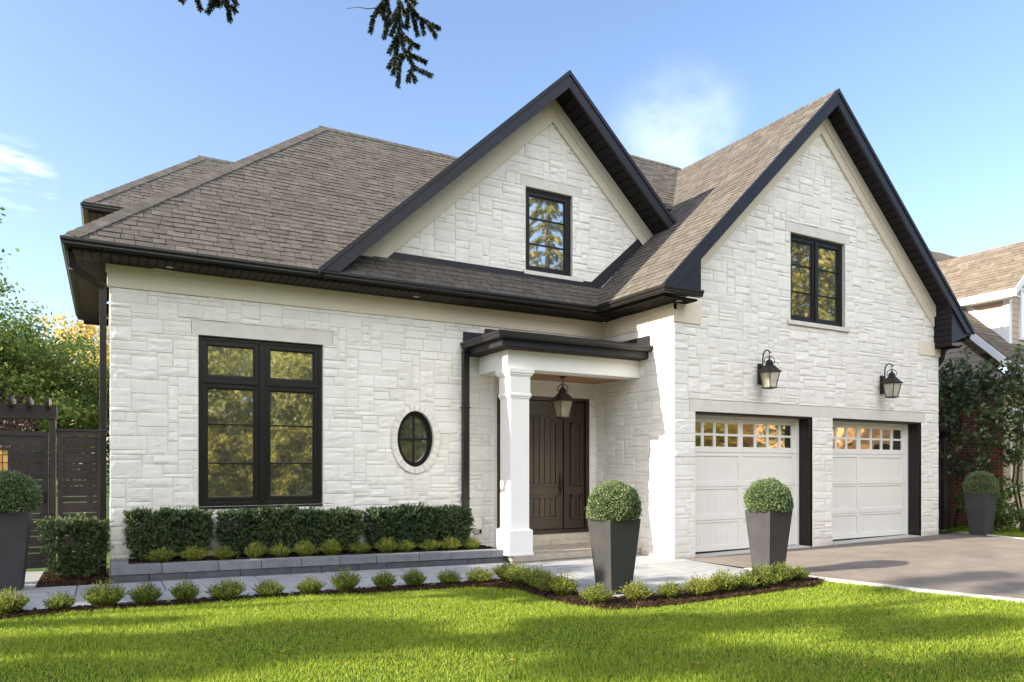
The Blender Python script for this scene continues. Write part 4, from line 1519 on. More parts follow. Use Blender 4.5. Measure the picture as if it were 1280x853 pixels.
def leaf_door(x0, x1, name, rise, planks, handle):
    mb = MB()
    yl = yd + 0.05
    mb.box(x0, yl, 0.40, x1, yl + 0.05, 2.735)
    d = mb.build(name, 'wood', house, bevel=0.003)
    mb = MB()
    st = 0.13 if x1 - x0 > 0.6 else 0.075
    a, b = x0 + st, x1 - st
    frame_loop(mb, a, b, 1.19, 2.36, yl - 0.030, 0.042, rise)
    frame_loop(mb, a, b, 0.58, 1.02, yl - 0.030, 0.042)
    n = planks
    for k in range(n):
        p, q = a + 0.04 + (b - a - 0.08) * k / n + 0.006, a + 0.04 + (b - a - 0.08) * (k + 1) / n - 0.006
        cx = (a + b) / 2
        zt = 2.31 + (rise * (1 - (((p + q) / 2 - cx) / ((b - a) / 2)) ** 2) if rise else 0)
        mb.box(p, yl - 0.014, 1.24, q, yl + 0.0, zt)
        mb.box(p, yl - 0.014, 0.63, q, yl + 0.0, 0.97)
    mb.build('door_panel', 'wood', d, bevel=0.003)
    if handle:
        mb = MB()
        hx = x1 - 0.065
        mb.box(hx - 0.022, yl - 0.010, 1.02, hx + 0.022, yl - 0.0005, 1.42)
        mb.tube([(hx, yl - 0.012, 1.28), (hx, yl - 0.055, 1.26), (hx, yl - 0.06, 1.15), (hx, yl - 0.012, 1.08)], 0.011, 8)
        mb.lathe((hx, yl - 0.014), [(0.016, 1.355), (0.020, 1.37), (0.016, 1.385)], 10)
        mb.build('handle', 'lamp_metal' if False else 'bronze', d)
    return d


leaf_door(6.435, 7.355, 'front_door', 0.13, 5, True)
leaf_door(6.005, 6.35, 'side_panel', 0.0, 2, False)
leaf_door(7.44, 7.835, 'side_panel', 0.0, 2, False)
part('threshold', 'wood', house, (5.935, yd - 0.07, 0.3265, 7.905, yd - 0.001, 0.36))
part('outlet_cover', 'lamp_metal', house, (5.34, YM - 0.045, 0.42, 5.44, YM - 0.008, 0.50), bevel=0.008)
part('hose_bib', 'bronze', house, (5.455, YM - 0.04, 0.425, 5.485, YM - 0.008, 0.495), bevel=0.006)

# ------------------------------------------------------------------ garage doors
yg = YG + 0.28
for (x0, x1), npl, npr in ((D1, 4, 4), (D2, 3, 4)):
    z0 = gz((x0 + x1) / 2)
    jb = MB()
    jb.box(x1 - 0.07, YG + 0.02, 0.0, x1 + 0.02, yg + 0.1, DZ1)                   # right jamb, dark
    jb.box(x0 - 0.02, YG + 0.02, 0.0, x0 + 0.012, yg + 0.1, DZ1)
    jb.box(x0 + 0.0121, YG + 0.02, DZ1 - 0.035, x1 - 0.0701, yg + 0.1, DZ1 + 0.0)
    jamb = jb.build('door_jamb', 'frame', house)
    a, b = x0 + 0.012, x1 - 0.0701
    mb = MB()
    mb.box(a, yg + 0.02, z0 + 0.05, b, yg + 0.07, DZ1 - 0.05)                       # door slab
    gd = mb.build('garage_door', 'doorwhite', house)
    mb = MB()                                                                       # stop mouldings on the jamb
    mb.box(b - 0.045, yg - 0.04, z0 + 0.03, b - 0.0001, yg + 0.0195, DZ1 - 0.08)
    mb.box(a, yg - 0.04, DZ1 - 0.0799, b, yg + 0.0195, DZ1 - 0.036)
    mb.box(a, yg - 0.04, z0 + 0.03, a + 0.04, yg + 0.0195, DZ1 - 0.08)
    mb.build('door_stop', 'white', gd)
    a, b = a + 0.041, b - 0.046
    zr_ = [z0 + 0.055, 0.61, 1.19, 1.79]                                            # section lines
    stile, rail = 0.115, 0.085
    cxm = a + (b - a) * (0.47 if npl == 4 else 0.42)
    mb = MB(); pl = MB()
    ys, ye = yg - 0.004, yg + 0.0195
    secs = list(zip(zr_, zr_[1:] + [DZ1 - 0.085]))
    for k, (s0, s1) in enumerate(secs):
        s0g, s1g = s0 + 0.003, s1 - 0.003
        mb.box(a, ys, s0g, a + stile * 0.8, ye, s1g); mb.box(b - stile, ys, s0g, b, ye, s1g)
        mb.box(cxm - stile / 2, ys, s0g, cxm + stile / 2, ye, s1g)
        for (p, q) in ((a + stile * 0.8, cxm - stile / 2), (cxm + stile / 2, b - stile)):
            mb.box(p, ys, s0g, q, ye, s0g + rail * (1.1 if k < 3 else 1.15))
            mb.box(p, ys, s1g - rail * (0.45 if k < 2 else 0.75), q, ye, s1g)
            if k < 3:                                                               # beaded boards inside the panel
                n = 14
                lo, hi = s0g + rail * 1.1, s1g - rail * (0.45 if k < 2 else 0.75)
                for j in range(n):
                    u_, w_ = p + (q - p) * j / n + 0.0007, p + (q - p) * (j + 1) / n - 0.0007
                    pl.box(u_, yg + 0.010, lo, w_, ye, hi)
    mb.build('door_rails', 'doorwhite', gd, bevel=0.004)
    pl.build('door_boards', 'doorwhite', gd, bevel=0.001)
    s0, s1 = secs[3]
    lo, hi = s0 + 0.003 + rail * 1.15, s1 - 0.003 - rail * 0.75
    gb = MB(); gg = MB()
    zm = (lo + hi) / 2
    for (p, q, n) in ((a + stile * 0.8, cxm - stile / 2, npl), (cxm + stile / 2, b - stile, npr)):
        for j in range(1, n):
            xm = p + (q - p) * j / n
            gb.box(xm - 0.028, ys + 0.002, lo, xm + 0.028, ye, hi)
        gb.box(p, ys + 0.003, zm - 0.020, q, ye + 0.0001, zm + 0.020)
        gg.box(p, yg + 0.012, lo, q, yg + 0.0185, hi)
    gb.build('muntin', 'doorwhite', gd)
    gg.build('pane', 'garageglass', gd)
    mb = MB()
    sheet(mb, [(x0 + 0.013, YG - 0.04), (x1 - 0.071, YG - 0.04), (x1 - 0.071, yg + 0.05), (x0 + 0.013, yg + 0.05)], 0.035, thick=0.08)
    mb.build('door_apron', 'kerb', house)
    mb = MB()
    mb.box(a - 0.04, yg + 0.0, z0 + 0.032, b + 0.045, yg + 0.05, z0 + 0.0505)
    mb.build('door_seal', 'frame', gd)

# ------------------------------------------------------------------ lanterns


def lantern_body(root, base_z, s=1.0, cx=0.0, cy=0.0):
    """four-sided tapered glass lantern, roof and crown; base_z is the bottom"""
    z = lambda t: base_z + t * s
    wb, wt = 0.075 * s, 0.118 * s
    mb = MB()
    mb.frustum((cx, cy), wb + 0.022 * s, wb + 0.022 * s, wb + 0.016 * s, wb + 0.016 * s, z(0.0), z(0.016))
    mb.frustum((cx, cy), 0.05 * s, 0.05 * s, wb, wb, z(-0.012), z(-0.0001))
    mb.frustum((cx, cy), wt + 0.012 * s, wt + 0.012 * s, wt + 0.034 * s, wt + 0.034 * s, z(0.275), z(0.290))
    mb.frustum((cx, cy), wt + 0.034 * s, wt + 0.034 * s, wt + 0.004 * s, wt + 0.004 * s, z(0.2901), z(0.312))
    mb.frustum((cx, cy), wt + 0.004 * s, wt + 0.004 * s, 0.062 * s, 0.062 * s, z(0.3121), z(0.395))
    mb.lathe((cx, cy), [(0.072 * s, z(0.3951)), (0.074 * s, z(0.410)), (0.060 * s, z(0.418)), (0.062 * s, z(0.440)), (0.066 * s, z(0.446)), (0.048 * s, z(0.478)), (0.020 * s, z(0.497)), (0.014 * s, z(0.515))], 16)
    for sx in (-1, 1):
        for sy in (-1, 1):
            mb.tube([(cx + sx * wb, cy + sy * wb, z(0.014)), (cx + sx * wt, cy + sy * wt, z(0.280))], 0.0085 * s, 6)
    # wire crown arms and top ring
    for k in range(4):
        t = math.pi / 4 + k * math.pi / 2
        c, sn = math.cos(t), math.sin(t)
        mb.tube([(cx + c * r_ * s, cy + sn * r_ * s, z(h)) for r_, h in ((0.070, 0.425), (0.088, 0.465), (0.075, 0.515), (0.040, 0.545), (0.012, 0.552))], 0.007 * s, 6)
    mb.lathe((cx, cy), [(0.012 * s, z(0.545)), (0.016 * s, z(0.556)), (0.008 * s, z(0.57))], 8)
    mb.build('lantern_frame', 'bronze', root)
    g = MB()
    g.frustum((cx, cy), wb - 0.004, wb - 0.004, wt - 0.006, wt - 0.006, z(0.0165), z(0.2749))
    g.build('lantern_glass', 'lantern_glass', root)
    c_ = MB()
    for (dx, dy) in ((-0.02, -0.01), (0.022, 0.0), (0.0, 0.022)):
        c_.lathe((cx + dx * s, cy + dy * s), [(0.010 * s, z(0.02)), (0.010 * s, z(0.12)), (0.014 * s, z(0.135)), (0.009 * s, z(0.165)), (0.002, z(0.185))], 8)
    c_.build('candle', 'cream', root)


def lanternglass():
    m, n, l, p = nmat('lantern_glass')
    p.inputs['Base Color'].default_value = (0.58, 0.53, 0.40, 1)
    p.inputs['Roughness'].default_value = 0.35
    p.inputs['Transmission Weight'].default_value = 0.0
    tr = n.new('ShaderNodeBsdfTransparent')
    tl = n.new('ShaderNodeBsdfTranslucent')
    tl.inputs['Color'].default_value = (0.62, 0.55, 0.40, 1)
    m1 = n.new('ShaderNodeMixShader'); m1.inputs[0].default_value = 0.5
    l.new(p.outputs[0], m1.inputs[1]); l.new(tl.outputs[0], m1.inputs[2])
    m2 = n.new('ShaderNodeMixShader'); m2.inputs[0].default_value = 0.55
    l.new(m1.outputs[0], m2.inputs[1]); l.new(tr.outputs[0], m2.inputs[2])
    l.new(m2.outputs[0], n['Material Output'].inputs['Surface'])
    return m


M['lantern_glass'] = lanternglass()
wlan = thing('wall_lantern', 'black wall lantern on a hook arm above the garage door nearer the porch', 'lantern', (0, 0, 0), 'wall lanterns above the garage doors')
lantern_body(wlan, -0.23, 1.0, 0.0, -0.22)
mb = MB()
mb.box(-0.055, -0.030, -0.15, 0.055, -0.004, 0.22)
mb.box(-0.040, -0.045, -0.12, 0.040, -0.0301, 0.19)
mb.build('back_plate', 'bronze', wlan, bevel=0.006)
mb = MB()
mb.tube([(0, -0.046, 0.02), (0, -0.075, 0.05), (0, -0.075, 0.30), (0, -0.085, 0.38), (0, -0.12, 0.43), (0, -0.17, 0.44), (0, -0.215, 0.415), (0, -0.235, 0.385), (0, -0.255, 0.385), (0, -0.265, 0.40)], [0.012] * 7 + [0.010, 0.008, 0.008], 8)
mb.tube([(0, -0.222, 0.398), (0, -0.230, 0.37), (0, -0.220, 0.345), (0, -0.210, 0.37), (0, -0.218, 0.396)], 0.0045, 6)
mb.build('arm', 'bronze', wlan)
wlan.location = (10.02, YG - 0.015, 3.13)
dup(wlan, (13.46, YG - 0.015, 3.13), 'black wall lantern on a hook arm above the garage door nearer the neighbouring house')

hl = thing('hanging_lantern', 'dark bronze lantern hanging from the cedar porch ceiling before the door', 'lantern', (0, 0, 0))
lantern_body(hl, 0.0, 1.05)
mb = MB()
mb.tube([(0, 0, 0.585), (0.018, 0, 0.60), (0.018, 0, 0.625), (0, 0, 0.64), (-0.018, 0, 0.625), (-0.018, 0, 0.60), (0, 0, 0.585)], 0.005, 6)
mb.tube([(0, 0, 0.635), (0, 0, 0.70)], 0.006, 6)
mb.lathe((0, 0), [(0.012, 0.675), (0.06, 0.695), (0.065, 0.71)], 14)
mb.build('ceiling_rod', 'bronze', hl)
hl.location = (6.82, 10.40, 3.088 - 0.711)

# ------------------------------------------------------------------ raised planting bed of blocks
rb = thing('raised_bed', 'low grey block retaining wall holding the planting bed under the big window', 'planter', (2.8, 10.0, 0.0))
rng = random.Random(9)


def block_course(name, za, zb, mat, y0, y1, seed, w, x_start):
    rng = random.Random(seed)
    mb = MB()
    x = 0.045
    first = True
    while x < 5.52:
        ww = w * rng.choice((0.8, 1.0, 1.25))
        if first:
            ww = x_start; first = False
        x2 = min(x + ww, 5.53)
        if 5.53 - x2 < 0.2:
            x2 = 5.53
        ga, gb = gz(x + 0.003), gz(x2 - 0.003)
        j = rng.uniform(-0.004, 0.004)
        pts = [(x + 0.003, y0 + j, ga + za), (x2 - 0.003, y0 + j, gb + za), (x2 - 0.003, y0 + j, gb + zb - 0.003), (x + 0.003, y0 + j, ga + zb - 0.003)]
        mb.prism(pts, (0, y1 - y0, 0))
        x = x2
    # return along the left end
    yy = y1 + 0.002
    while yy < YM - 0.25:
        y2 = min(yy + 0.40, YM - 0.02)
        mb.prism([(0.045, yy, gz(0.045) + za), (0.045, y2 - 0.005, gz(0.045) + za), (0.045, y2 - 0.005, gz(0.045) + zb - 0.003), (0.045, yy, gz(0.045) + zb - 0.003)], (0.2, 0, 0))
        yy = y2
    return mb.build(name, mat, rb, bevel=0.006)


block_course('block_course', 0.0, 0.122, 'blockdark', 10.02, 10.20, 3, 0.52, 0.42)
block_course('capping_course', 0.122, 0.238, 'blockcap', 10.005, 10.21, 7, 0.66, 0.56)
mb = MB()
mb.prism([(0.2, 10.18, gz(0.2) + 0.02), (5.53, 10.18, 0.02), (5.53, 10.18, 0.215), (0.2, 10.18, gz(0.2) + 0.215)], (0, 0.66, 0), 0)
rng = random.Random(31)
for _ in range(2600):
    p = (rng.uniform(0.26, 5.5), rng.uniform(10.22, 10.82))
    a = rng.uniform(0, 6.28); l_ = rng.uniform(0.008, 0.028); w_ = rng.uniform(0.004, 0.010)
    z = gz(p[0]) + 0.217 + rng.uniform(0, 0.018)
    dx, dy = math.cos(a), math.sin(a); t = rng.uniform(-0.3, 0.3)
    mb.prism([(p[0] - dx * l_ - dy * w_, p[1] - dy * l_ + dx * w_, z - t * l_), (p[0] + dx * l_ - dy * w_, p[1] + dy * l_ + dx * w_, z + t * l_),
              (p[0] + dx * l_ + dy * w_, p[1] + dy * l_ - dx * w_, z + t * l_), (p[0] - dx * l_ + dy * w_, p[1] - dy * l_ - dx * w_, z - t * l_)], (0, 0, 0.006), 1)
mb.build('soil', ['soil', 'bark'], rb)

# ------------------------------------------------------------------ foliage builders


def leaf_quads(C, D, size, rs, aspect=0.5, cup=0.25):
    """diamond leaves: centres C, axis directions D (n,3), lengths size"""
    n = len(C)
    r_ = rs.normal(size=(n, 3))
    s = np.cross(D, r_); s /= np.linalg.norm(s, axis=1, keepdims=True) + 1e-9
    up = np.cross(s, D)
    L = size[:, None]
    base = C - D * L * 0.5
    tip = C + D * L * 0.5 - up * L * cup * 0.5
    l_ = C + s * L * aspect * 0.5 + up * L * cup * 0.25
    r2 = C - s * L * aspect * 0.5 + up * L * cup * 0.25
    V = np.empty((n * 4, 3)); V[0::4] = base; V[1::4] = r2; V[2::4] = tip; V[3::4] = l_
    F = np.arange(n * 4).reshape(n, 4)
    return V, F


def unit(a):
    return a / (np.linalg.norm(a, axis=-1, keepdims=True) + 1e-9)


def boxwood_mesh(root, seed, r=0.13, h=0.24, shoots=90):
    """a small loose boxwood: upright shoots with paired leaves"""
    rs = np.random.RandomState(seed)
    C, D, S = [], [], []
    tw = MB()
    for k in range(shoots):
        th = rs.uniform(0, 2 * np.pi); sp = np.sqrt(rs.uniform(0, 1))
        d = np.array([np.cos(th) * sp * 0.80, np.sin(th) * sp * 0.80, 1.0 - 0.55 * sp]); d /= np.linalg.norm(d)
        L = (h * (1.0 - 0.25 * sp) if sp < 0.6 else h * rs.uniform(0.68, 0.92)) * rs.uniform(0.8, 1.15)
        b = np.array([np.cos(th) * r * 0.35 * sp, np.sin(th) * r * 0.35 * sp, 0.0])
        p = lambda t: b + d * L * t + np.array([0, 0, 0.16 * L * t * t])
        if k % 5 == 0:
            tw.tube([b, p(0.5), p(1.0)], [0.0025, 0.0018, 0.0008], 4, cap=False)
        m = 17
        for j in range(m):
            t = 0.14 + 0.88 * j / m
            ld = unit(rs.normal(size=3) * 0.6 + d * 1.0)
            C.append(p(t) + ld * 0.010); D.append(ld); S.append(rs.uniform(0.018, 0.029) * (1.1 - 0.3 * t))
    tw.build('stem', 'trunk', root)
    V, F = leaf_quads(np.array(C), np.array(D), np.array(S), rs, 0.6)
    V[:, 2] = np.maximum(V[:, 2], 0.004)
    np_mesh('foliage', V, F, 'boxwood', root)


def topiary_mesh(root, r, seed, n=9000):
    rs = np.random.RandomState(seed)
    d = unit(rs.normal(size=(n, 3)))
    d = d[d[:, 2] > -0.40]
    n = len(d)
    # clipped ball with shallow pits
    bump = np.array([noise.noise(Vector(q) * 9.0) for q in d]) * 0.020 + np.array([noise.noise(Vector(q) * 2.2) for q in d]) * 0.026
    rad = r + bump - np.abs(rs.normal(0, 0.012, n))
    C = d * rad[:, None]
    D = unit(d * 0.9 + rs.normal(size=(n, 3)) * 0.55)
    stray = rs.uniform(size=n) < 0.02
    C[stray] += d[stray] * rs.uniform(0.01, 0.035, (int(stray.sum()), 1))
    V, F = leaf_quads(C, D, rs.uniform(0.014, 0.024, n), rs, 0.62)
    np_mesh('foliage', V, F, 'topiary', root)
    mb = MB()
    mb.lathe((0, 0), [(0.16, -0.42 * r)] + [((r - 0.04) * math.cos(t), (r - 0.04) * math.sin(t)) for t in np.linspace(-0.40, 1.45, 14)], 20)
    mb.build('twigs', 'darkcore', root, smooth=True)  # solid dark ball, not twigs: shade inside the foliage put into colour


def yew_mesh(root, seed, wx=0.36, wy=0.26, h=0.68, n_tw=420):
    """clipped dark yew: short twigs with two ranks of needles filling a rough box, wider on top"""
    rs = np.random.RandomState(seed)
    C, D, S = [], [], []
    tw = MB()
    for k in range(6):
        a = rs.uniform(-0.7, 0.7, 2)
        tw.tube([(a[0] * 0.05, a[1] * 0.05, 0), (a[0] * wx * 0.5, a[1] * wy * 0.5, h * 0.45), (a[0] * wx * 0.9, a[1] * wy * 0.9, h * 0.85)], [0.016, 0.010, 0.004], 5)
    tw.build('stem', 'trunk', root)
    for k in range(n_tw):
        # points near the surface of the box
        f = rs.uniform()
        z = h * rs.uniform(0.08, 1.0)
        taper = 0.62 + 0.38 * min(1.0, z / (h * 0.6))
        lump = math.sqrt(max(0.2, 1 - 0.30 * (z / h) ** 4)) + 0.42 * noise.noise(Vector((k * 0.37, seed, z * 5.0)))
        x, y = rs.uniform(-1, 1) * wx * taper * lump, rs.uniform(-1, 1) * wy * taper * lump
        if f < 0.45:
            y = -wy * taper * rs.uniform(0.75, 1.0)
        elif f < 0.55:
            y = wy * taper * rs.uniform(0.75, 1.0)
        elif f < 0.78:
            x = np.sign(x) * wx * taper * rs.uniform(0.78, 1.02)
        else:
            z = h * (rs.uniform(0.84, 1.0) + 0.10 * noise.noise(Vector((x * 7.0, y * 7.0, seed * 3.1))))
        p = np.array([x, y, z])
        o = unit(np.array([x / wx, y / wy * 1.3, (z - h * 0.4) / h * 1.4]) + rs.normal(size=3) * 0.45)
        L = rs.uniform(0.06, 0.17)
        side = unit(np.cross(o, rs.normal(size=3)))
        m = 16
        for j in range(m):
            t = j / m
            for s in (-1, 1):
                C.append(p + o * L * (t - 0.5) + side * s * 0.011)
                D.append(unit(side * s + o * 0.55 + rs.normal(size=3) * 0.18)); S.append(rs.uniform(0.028, 0.044))
    V, F = leaf_quads(np.array(C), np.array(D), np.array(S), rs, 0.30, 0.1)
    V[:, 2] = np.maximum(V[:, 2], 0.004)
    np_mesh('foliage', V, F, 'yew', root)


def tree(name, label, cat, loc, H, cr, z0, mat, seed, n_clump=60, per=260, leaf=0.09, trunk_r=0.16, group=None, lean=(0, 0), stems=1, spread=0.24, flat=0.7, parent=None):
    """broad-leaved tree: trunk and limbs to clumps, leaves around each clump. cr: crown radii (x, y); crown from z0 to H"""
    rs = np.random.RandomState(seed)
    root = thing(name, label, cat, (0, 0, 0), group)
    cz_ = (z0 + H) / 2; hz = (H - z0) / 2
    pts = []
    while len(pts) < n_clump:
        q = rs.uniform(-1, 1, 3)
        rr = np.linalg.norm(q)
        if rr > 1 or rr < 0.35 or rs.uniform() > 0.35 + 0.65 * rr:
            continue
        pts.append(np.array([q[0] * cr[0] + lean[0] * (q[2] + 1) / 2, q[1] * cr[1] + lean[1] * (q[2] + 1) / 2, cz_ + q[2] * hz]) )
    pts = np.array(pts)
    mb = MB()
    tops = []
    for s in range(stems):
        a = 2 * math.pi * s / stems + rs.uniform(0, 1)
        sp = 0.0 if stems == 1 else 0.35 * cr[0]
        top = np.array([lean[0] * 0.5 + math.cos(a) * sp, lean[1] * 0.5 + math.sin(a) * sp, z0 + (H - z0) * 0.55])
        b = np.array([math.cos(a), math.sin(a), 0]) * (0.0 if stems == 1 else 0.12)
        k1 = b + (top - b) * 0.4 + np.array([rs.normal() * 0.08, rs.normal() * 0.08, 0])
        mb.tube([b + np.array([0, 0, -0.05]), b + np.array([0, 0, 0.15]), k1, top], [trunk_r * 1.25, trunk_r, trunk_r * 0.75, trunk_r * 0.35], 8)
        tops.append((b, k1, top))
    for i, p in enumerate(pts):
        b, k1, top = tops[i % stems]
        t = np.clip((p[2] - k1[2]) / max(0.1, top[2] - k1[2]) * 0.8, 0.0, 1.0)
        st = k1 + (top - k1) * t * 0.9
        mid = st + (p - st) * 0.55 + np.array([0, 0, 0.06 * np.linalg.norm(p - st)]) + rs.normal(size=3) * 0.04
        r0 = trunk_r * 0.28
        mb.tube([st, mid, p], [r0, r0 * 0.55, r0 * 0.15], 5, cap=False)
    mb.build('trunk', 'trunk', root, smooth=True)
    sc = spread * (cr[0] + cr[1] + hz) / 3 * 1.3
    C = np.repeat(pts, per, 0)
    g = rs.normal(size=C.shape) * sc * np.array([1, 1, flat])
    # sub-clumps so the crown has light gaps
    sub = rs.normal(size=(n_clump, 7, 3)) * sc * np.array([1, 1, flat])
    pick = rs.randint(0, 7, len(C))
    C = C + sub[np.repeat(np.arange(n_clump), per), pick] * 0.9 + g * 0.33
    D = unit(rs.normal(size=C.shape) + np.array([0, 0, -0.35]))
    S = leaf * rs.uniform(0.7, 1.3, len(C))
    keep = C[:, 2] > 0.05
    V, F = leaf_quads(C[keep], D[keep], S[keep], rs, 0.62)
    np_mesh('crown', V, F, mat, root)
    root.location = loc
    return root


# ------------------------------------------------------------------ planters with clipped balls
pot = thing('planter_pot', 'tall charcoal tapered planter standing on the paving before the front door', 'planter', (0, 0, 0), 'charcoal tapered planters')
mb = MB()
mb.frustum((0, 0), 0.150, 0.150, 0.230, 0.230, 0.0, 0.895)
i = len(mb.f)
# hollow rim
mb.f.pop(1 if False else len(mb.f) - 5); mb.m.pop()
k = len(mb.v)
mb.v += [(-0.212, -0.212, 0.895), (0.212, -0.212, 0.895), (0.212, 0.212, 0.895), (-0.212, 0.212, 0.895),
         (-0.205, -0.205, 0.80), (0.205, -0.205, 0.80), (0.205, 0.205, 0.80), (-0.205, 0.205, 0.80)]
for j in range(4):
    j2 = (j + 1) % 4
    mb.f.append((4 + j, 4 + j2, k + j2, k + j)); mb.m.append(0)
    mb.f.append((k + j, k + j2, k + 4 + j2, k + 4 + j)); mb.m.append(0)
mb.build('pot_body', 'pot', pot, bevel=0.006)
mb = MB()
mb.box(-0.2045, -0.2045, 0.70, 0.2045, 0.2045, 0.83)
mb.build('soil', 'soil', pot)
top_root = thing('topiary_ball', 'clipped green ball of boxwood in the planter before the front door', 'shrub', (0, 0, 0), 'clipped topiary balls')
topiary_mesh(top_root, 0.322, 5, 20000)
PZ = 0.029
spots = [((5.34, 7.02), PZ, None, None),
         ((8.21, 7.20), PZ, 'tall charcoal tapered planter at the walk corner before the garage', 'clipped ball of boxwood in the planter before the garage door'),
         ((-0.985, 9.965), gz(-0.985) + PZ, 'tall charcoal planter by the dark garden gate, cut by the frame', 'clipped ball of boxwood beside the dark garden gate'),
         ((16.10, 8.50), gz(16.1) + 0.012, 'charcoal planter standing on the grass beyond the driveway', 'dark clipped ball of boxwood in the planter beyond the driveway')]
for (xy, z, lp, lt) in spots:
    if lp is None:
        pot.location = (*xy, z); top_root.location = (*xy, z + 1.02)
    else:
        dup(pot, (*xy, z), lp)
        dup(top_root, (*xy, z + 1.02), lt, rotz=xy[0])

# ------------------------------------------------------------------ small boxwoods
ORD = ['first', 'second', 'third', 'fourth', 'fifth', 'sixth', 'seventh', 'eighth', 'ninth', 'tenth', 'eleventh', 'twelfth', 'thirteenth', 'fourteenth', 'fifteenth', 'sixteenth']
protos = []
GB = 'small boxwoods edging the walk'
for k, (r_, h_, sh) in enumerate(((0.11, 0.225, 270), (0.10, 0.215, 250), (0.115, 0.24, 290))):
    p = thing('boxwood_shrub', '', 'shrub', (0, 0, 0), GB)
    boxwood_mesh(p, 40 + k, r_, h_, sh)
    protos.append(p)
used = [False] * 3


def place_box(xy, z, label, group, k, s):
    loc = (xy[0], xy[1], z)
    if not used[k]:
        used[k] = True
        o = protos[k]; o.location = loc; o['label'] = label
        o.scale = (s * rng.uniform(0.9, 1.12), s * rng.uniform(0.9, 1.12), s * rng.uniform(0.88, 1.12))
    else:
        o = dup(protos[k], loc, label, rotz=xy[0] * 7.3 + xy[1] * 3.1, scale=(s * rng.uniform(0.86, 1.15), s * rng.uniform(0.86, 1.15), s * rng.uniform(0.84, 1.14)))
        o.rotation_euler = (rng.uniform(-0.09, 0.09), rng.uniform(-0.09, 0.09), o.rotation_euler[2])
    o['group'] = group


rng = random.Random(17)
row = [(-0.82, 8.41), (-0.41, 8.46), (-0.02, 8.46), (0.38, 8.43), (0.72, 8.44), (1.17, 8.42), (1.59, 8.40), (2.05, 8.42), (2.48, 8.40), (2.97, 8.42), (3.35, 8.42), (3.76, 8.40), (4.21, 8.42)]
for i, xy in enumerate(row):
    xy = (xy[0] + rng.uniform(-0.025, 0.025), xy[1] + rng.uniform(-0.02, 0.02))
    place_box(xy, gz(xy[0]) + 0.012, 'small green boxwood, %s from the gate end of the row edging the walk' % ORD[i], GB, i % 3, rng.uniform(0.78, 0.92))
corner = [(4.65, 8.42), (4.66, 8.10), (4.68, 7.68), (4.68, 7.40), (4.66, 7.11)]
for i, xy in enumerate(corner):
    place_box(xy, gz(xy[0]) + 0.012, 'small boxwood, %s in the short run turning towards the front planter' % ORD[i], 'boxwoods turning the corner of the walk', (i + 1) % 3, rng.uniform(0.95, 1.12))
front = [(4.72, 6.51), (5.27, 6.50), (5.69, 6.42), (6.12, 6.40), (6.55, 6.45), (6.93, 6.45), (7.26, 6.47), (7.74, 6.58), (8.06, 6.58)]
for i, xy in enumerate(front):
    place_box(xy, gz(xy[0]) + 0.012, 'yellow-green boxwood, %s from the door planter in the mulch before the paving' % ORD[i], 'boxwoods in the front mulch bed', (i + 2) % 3, rng.uniform(0.80, 0.92) if i < 3 else rng.uniform(0.88, 1.0))
bed = [0.61, 1.00, 1.36, 1.76, 2.08, 2.43, 2.80, 3.22, 3.61, 3.93, 4.32, 4.65, 5.05]
for i, x in enumerate(bed):
    place_box((x, 10.30 + rng.uniform(-0.02, 0.02)), gz(x) + 0.217, 'small boxwood in the raised bed, %s from its gate end' % ORD[i], 'small boxwoods in the raised bed', i % 3, rng.uniform(0.78, 0.92))

# ------------------------------------------------------------------ yews
yp = []
for k in range(3):
    p = thing('yew_bush', '', 'shrub', (0, 0, 0), 'clipped yews in the raised bed')
    yew_mesh(p, 60 + k, 0.325, 0.20, 0.63, 760)
    yp.append(p)
ys_ = [(0.50, 'at the outer corner'), (0.98, 'second from the outer corner'), (1.62, 'under the left half of the big window'), (2.08, 'under the middle of the big window'),
       (2.56, 'under the right edge of the big window'), (3.02, 'just past the big window'), (3.72, 'left of the oval window'), (4.26, 'under the oval window'), (4.82, 'beside the porch downspout')]
for i, (x, w) in enumerate(ys_):
    lab = 'dark clipped yew in the raised bed, ' + w
    loc = (x, 10.62, gz(x) + 0.215)
    sc = (rng.uniform(0.80, 0.90), rng.uniform(0.9, 1.05), rng.uniform(0.95, 1.09))
    if i < 3:
        yp[i].location = loc; yp[i]['label'] = lab; yp[i].scale = sc
    else:
        dup(yp[i % 3], loc, lab, rotz=(0 if i % 2 else 0.15), scale=sc)
yb = dup(yp[1], (-0.36, 10.78, gz(-0.36) + 0.02), 'broad dark yew standing in the mulch beside the dark fence', rotz=0.3, scale=(0.98, 1.25, 1.16))
yb['group'] = 'clipped yews by the fence'

# ------------------------------------------------------------------ left fence, gate, pergola
YF = 11.66
zf = 0.125


def slatted(mb, x0, x1, z0, z1, y, seed, hole=None):
    """horizontal boards of two widths with narrow gaps"""
    rng = random.Random(seed)
    z = z0
    k = 0
    while z < z1 - 0.01:
        h = (0.135, 0.07)[k % 2]
        zt = min(z + h, z1)
        if hole and zt > hole[1] and z < hole[3]:
            mb.box(x0, y, z, hole[0], y + 0.02, zt)
            mb.box(hole[2], y, z, x1, y + 0.02, zt)
        else:
            mb.box(x0, y, z, x1, y + 0.02, zt)
        z = zt + 0.011
        k += 1


fen = thing('slatted_fence', 'dark stained slatted fence panel between the gate and the house corner', 'fence', (-0.32, YF, zf))
mb = MB()
bars(mb, -0.582, -0.056, zf + 0.04, 2.03, YF - 0.02, YF + 0.05, 0.065)
mb.box(-0.60, YF - 0.035, 2.031, -0.045, YF + 0.065, 2.06)
mb.build('panel_frame', 'fence', fen)
mb = MB()
slatted(mb, -0.517, -0.121, zf + 0.106, 1.964, YF + 0.0, 3)
mb.build('slats', 'fence', fen)

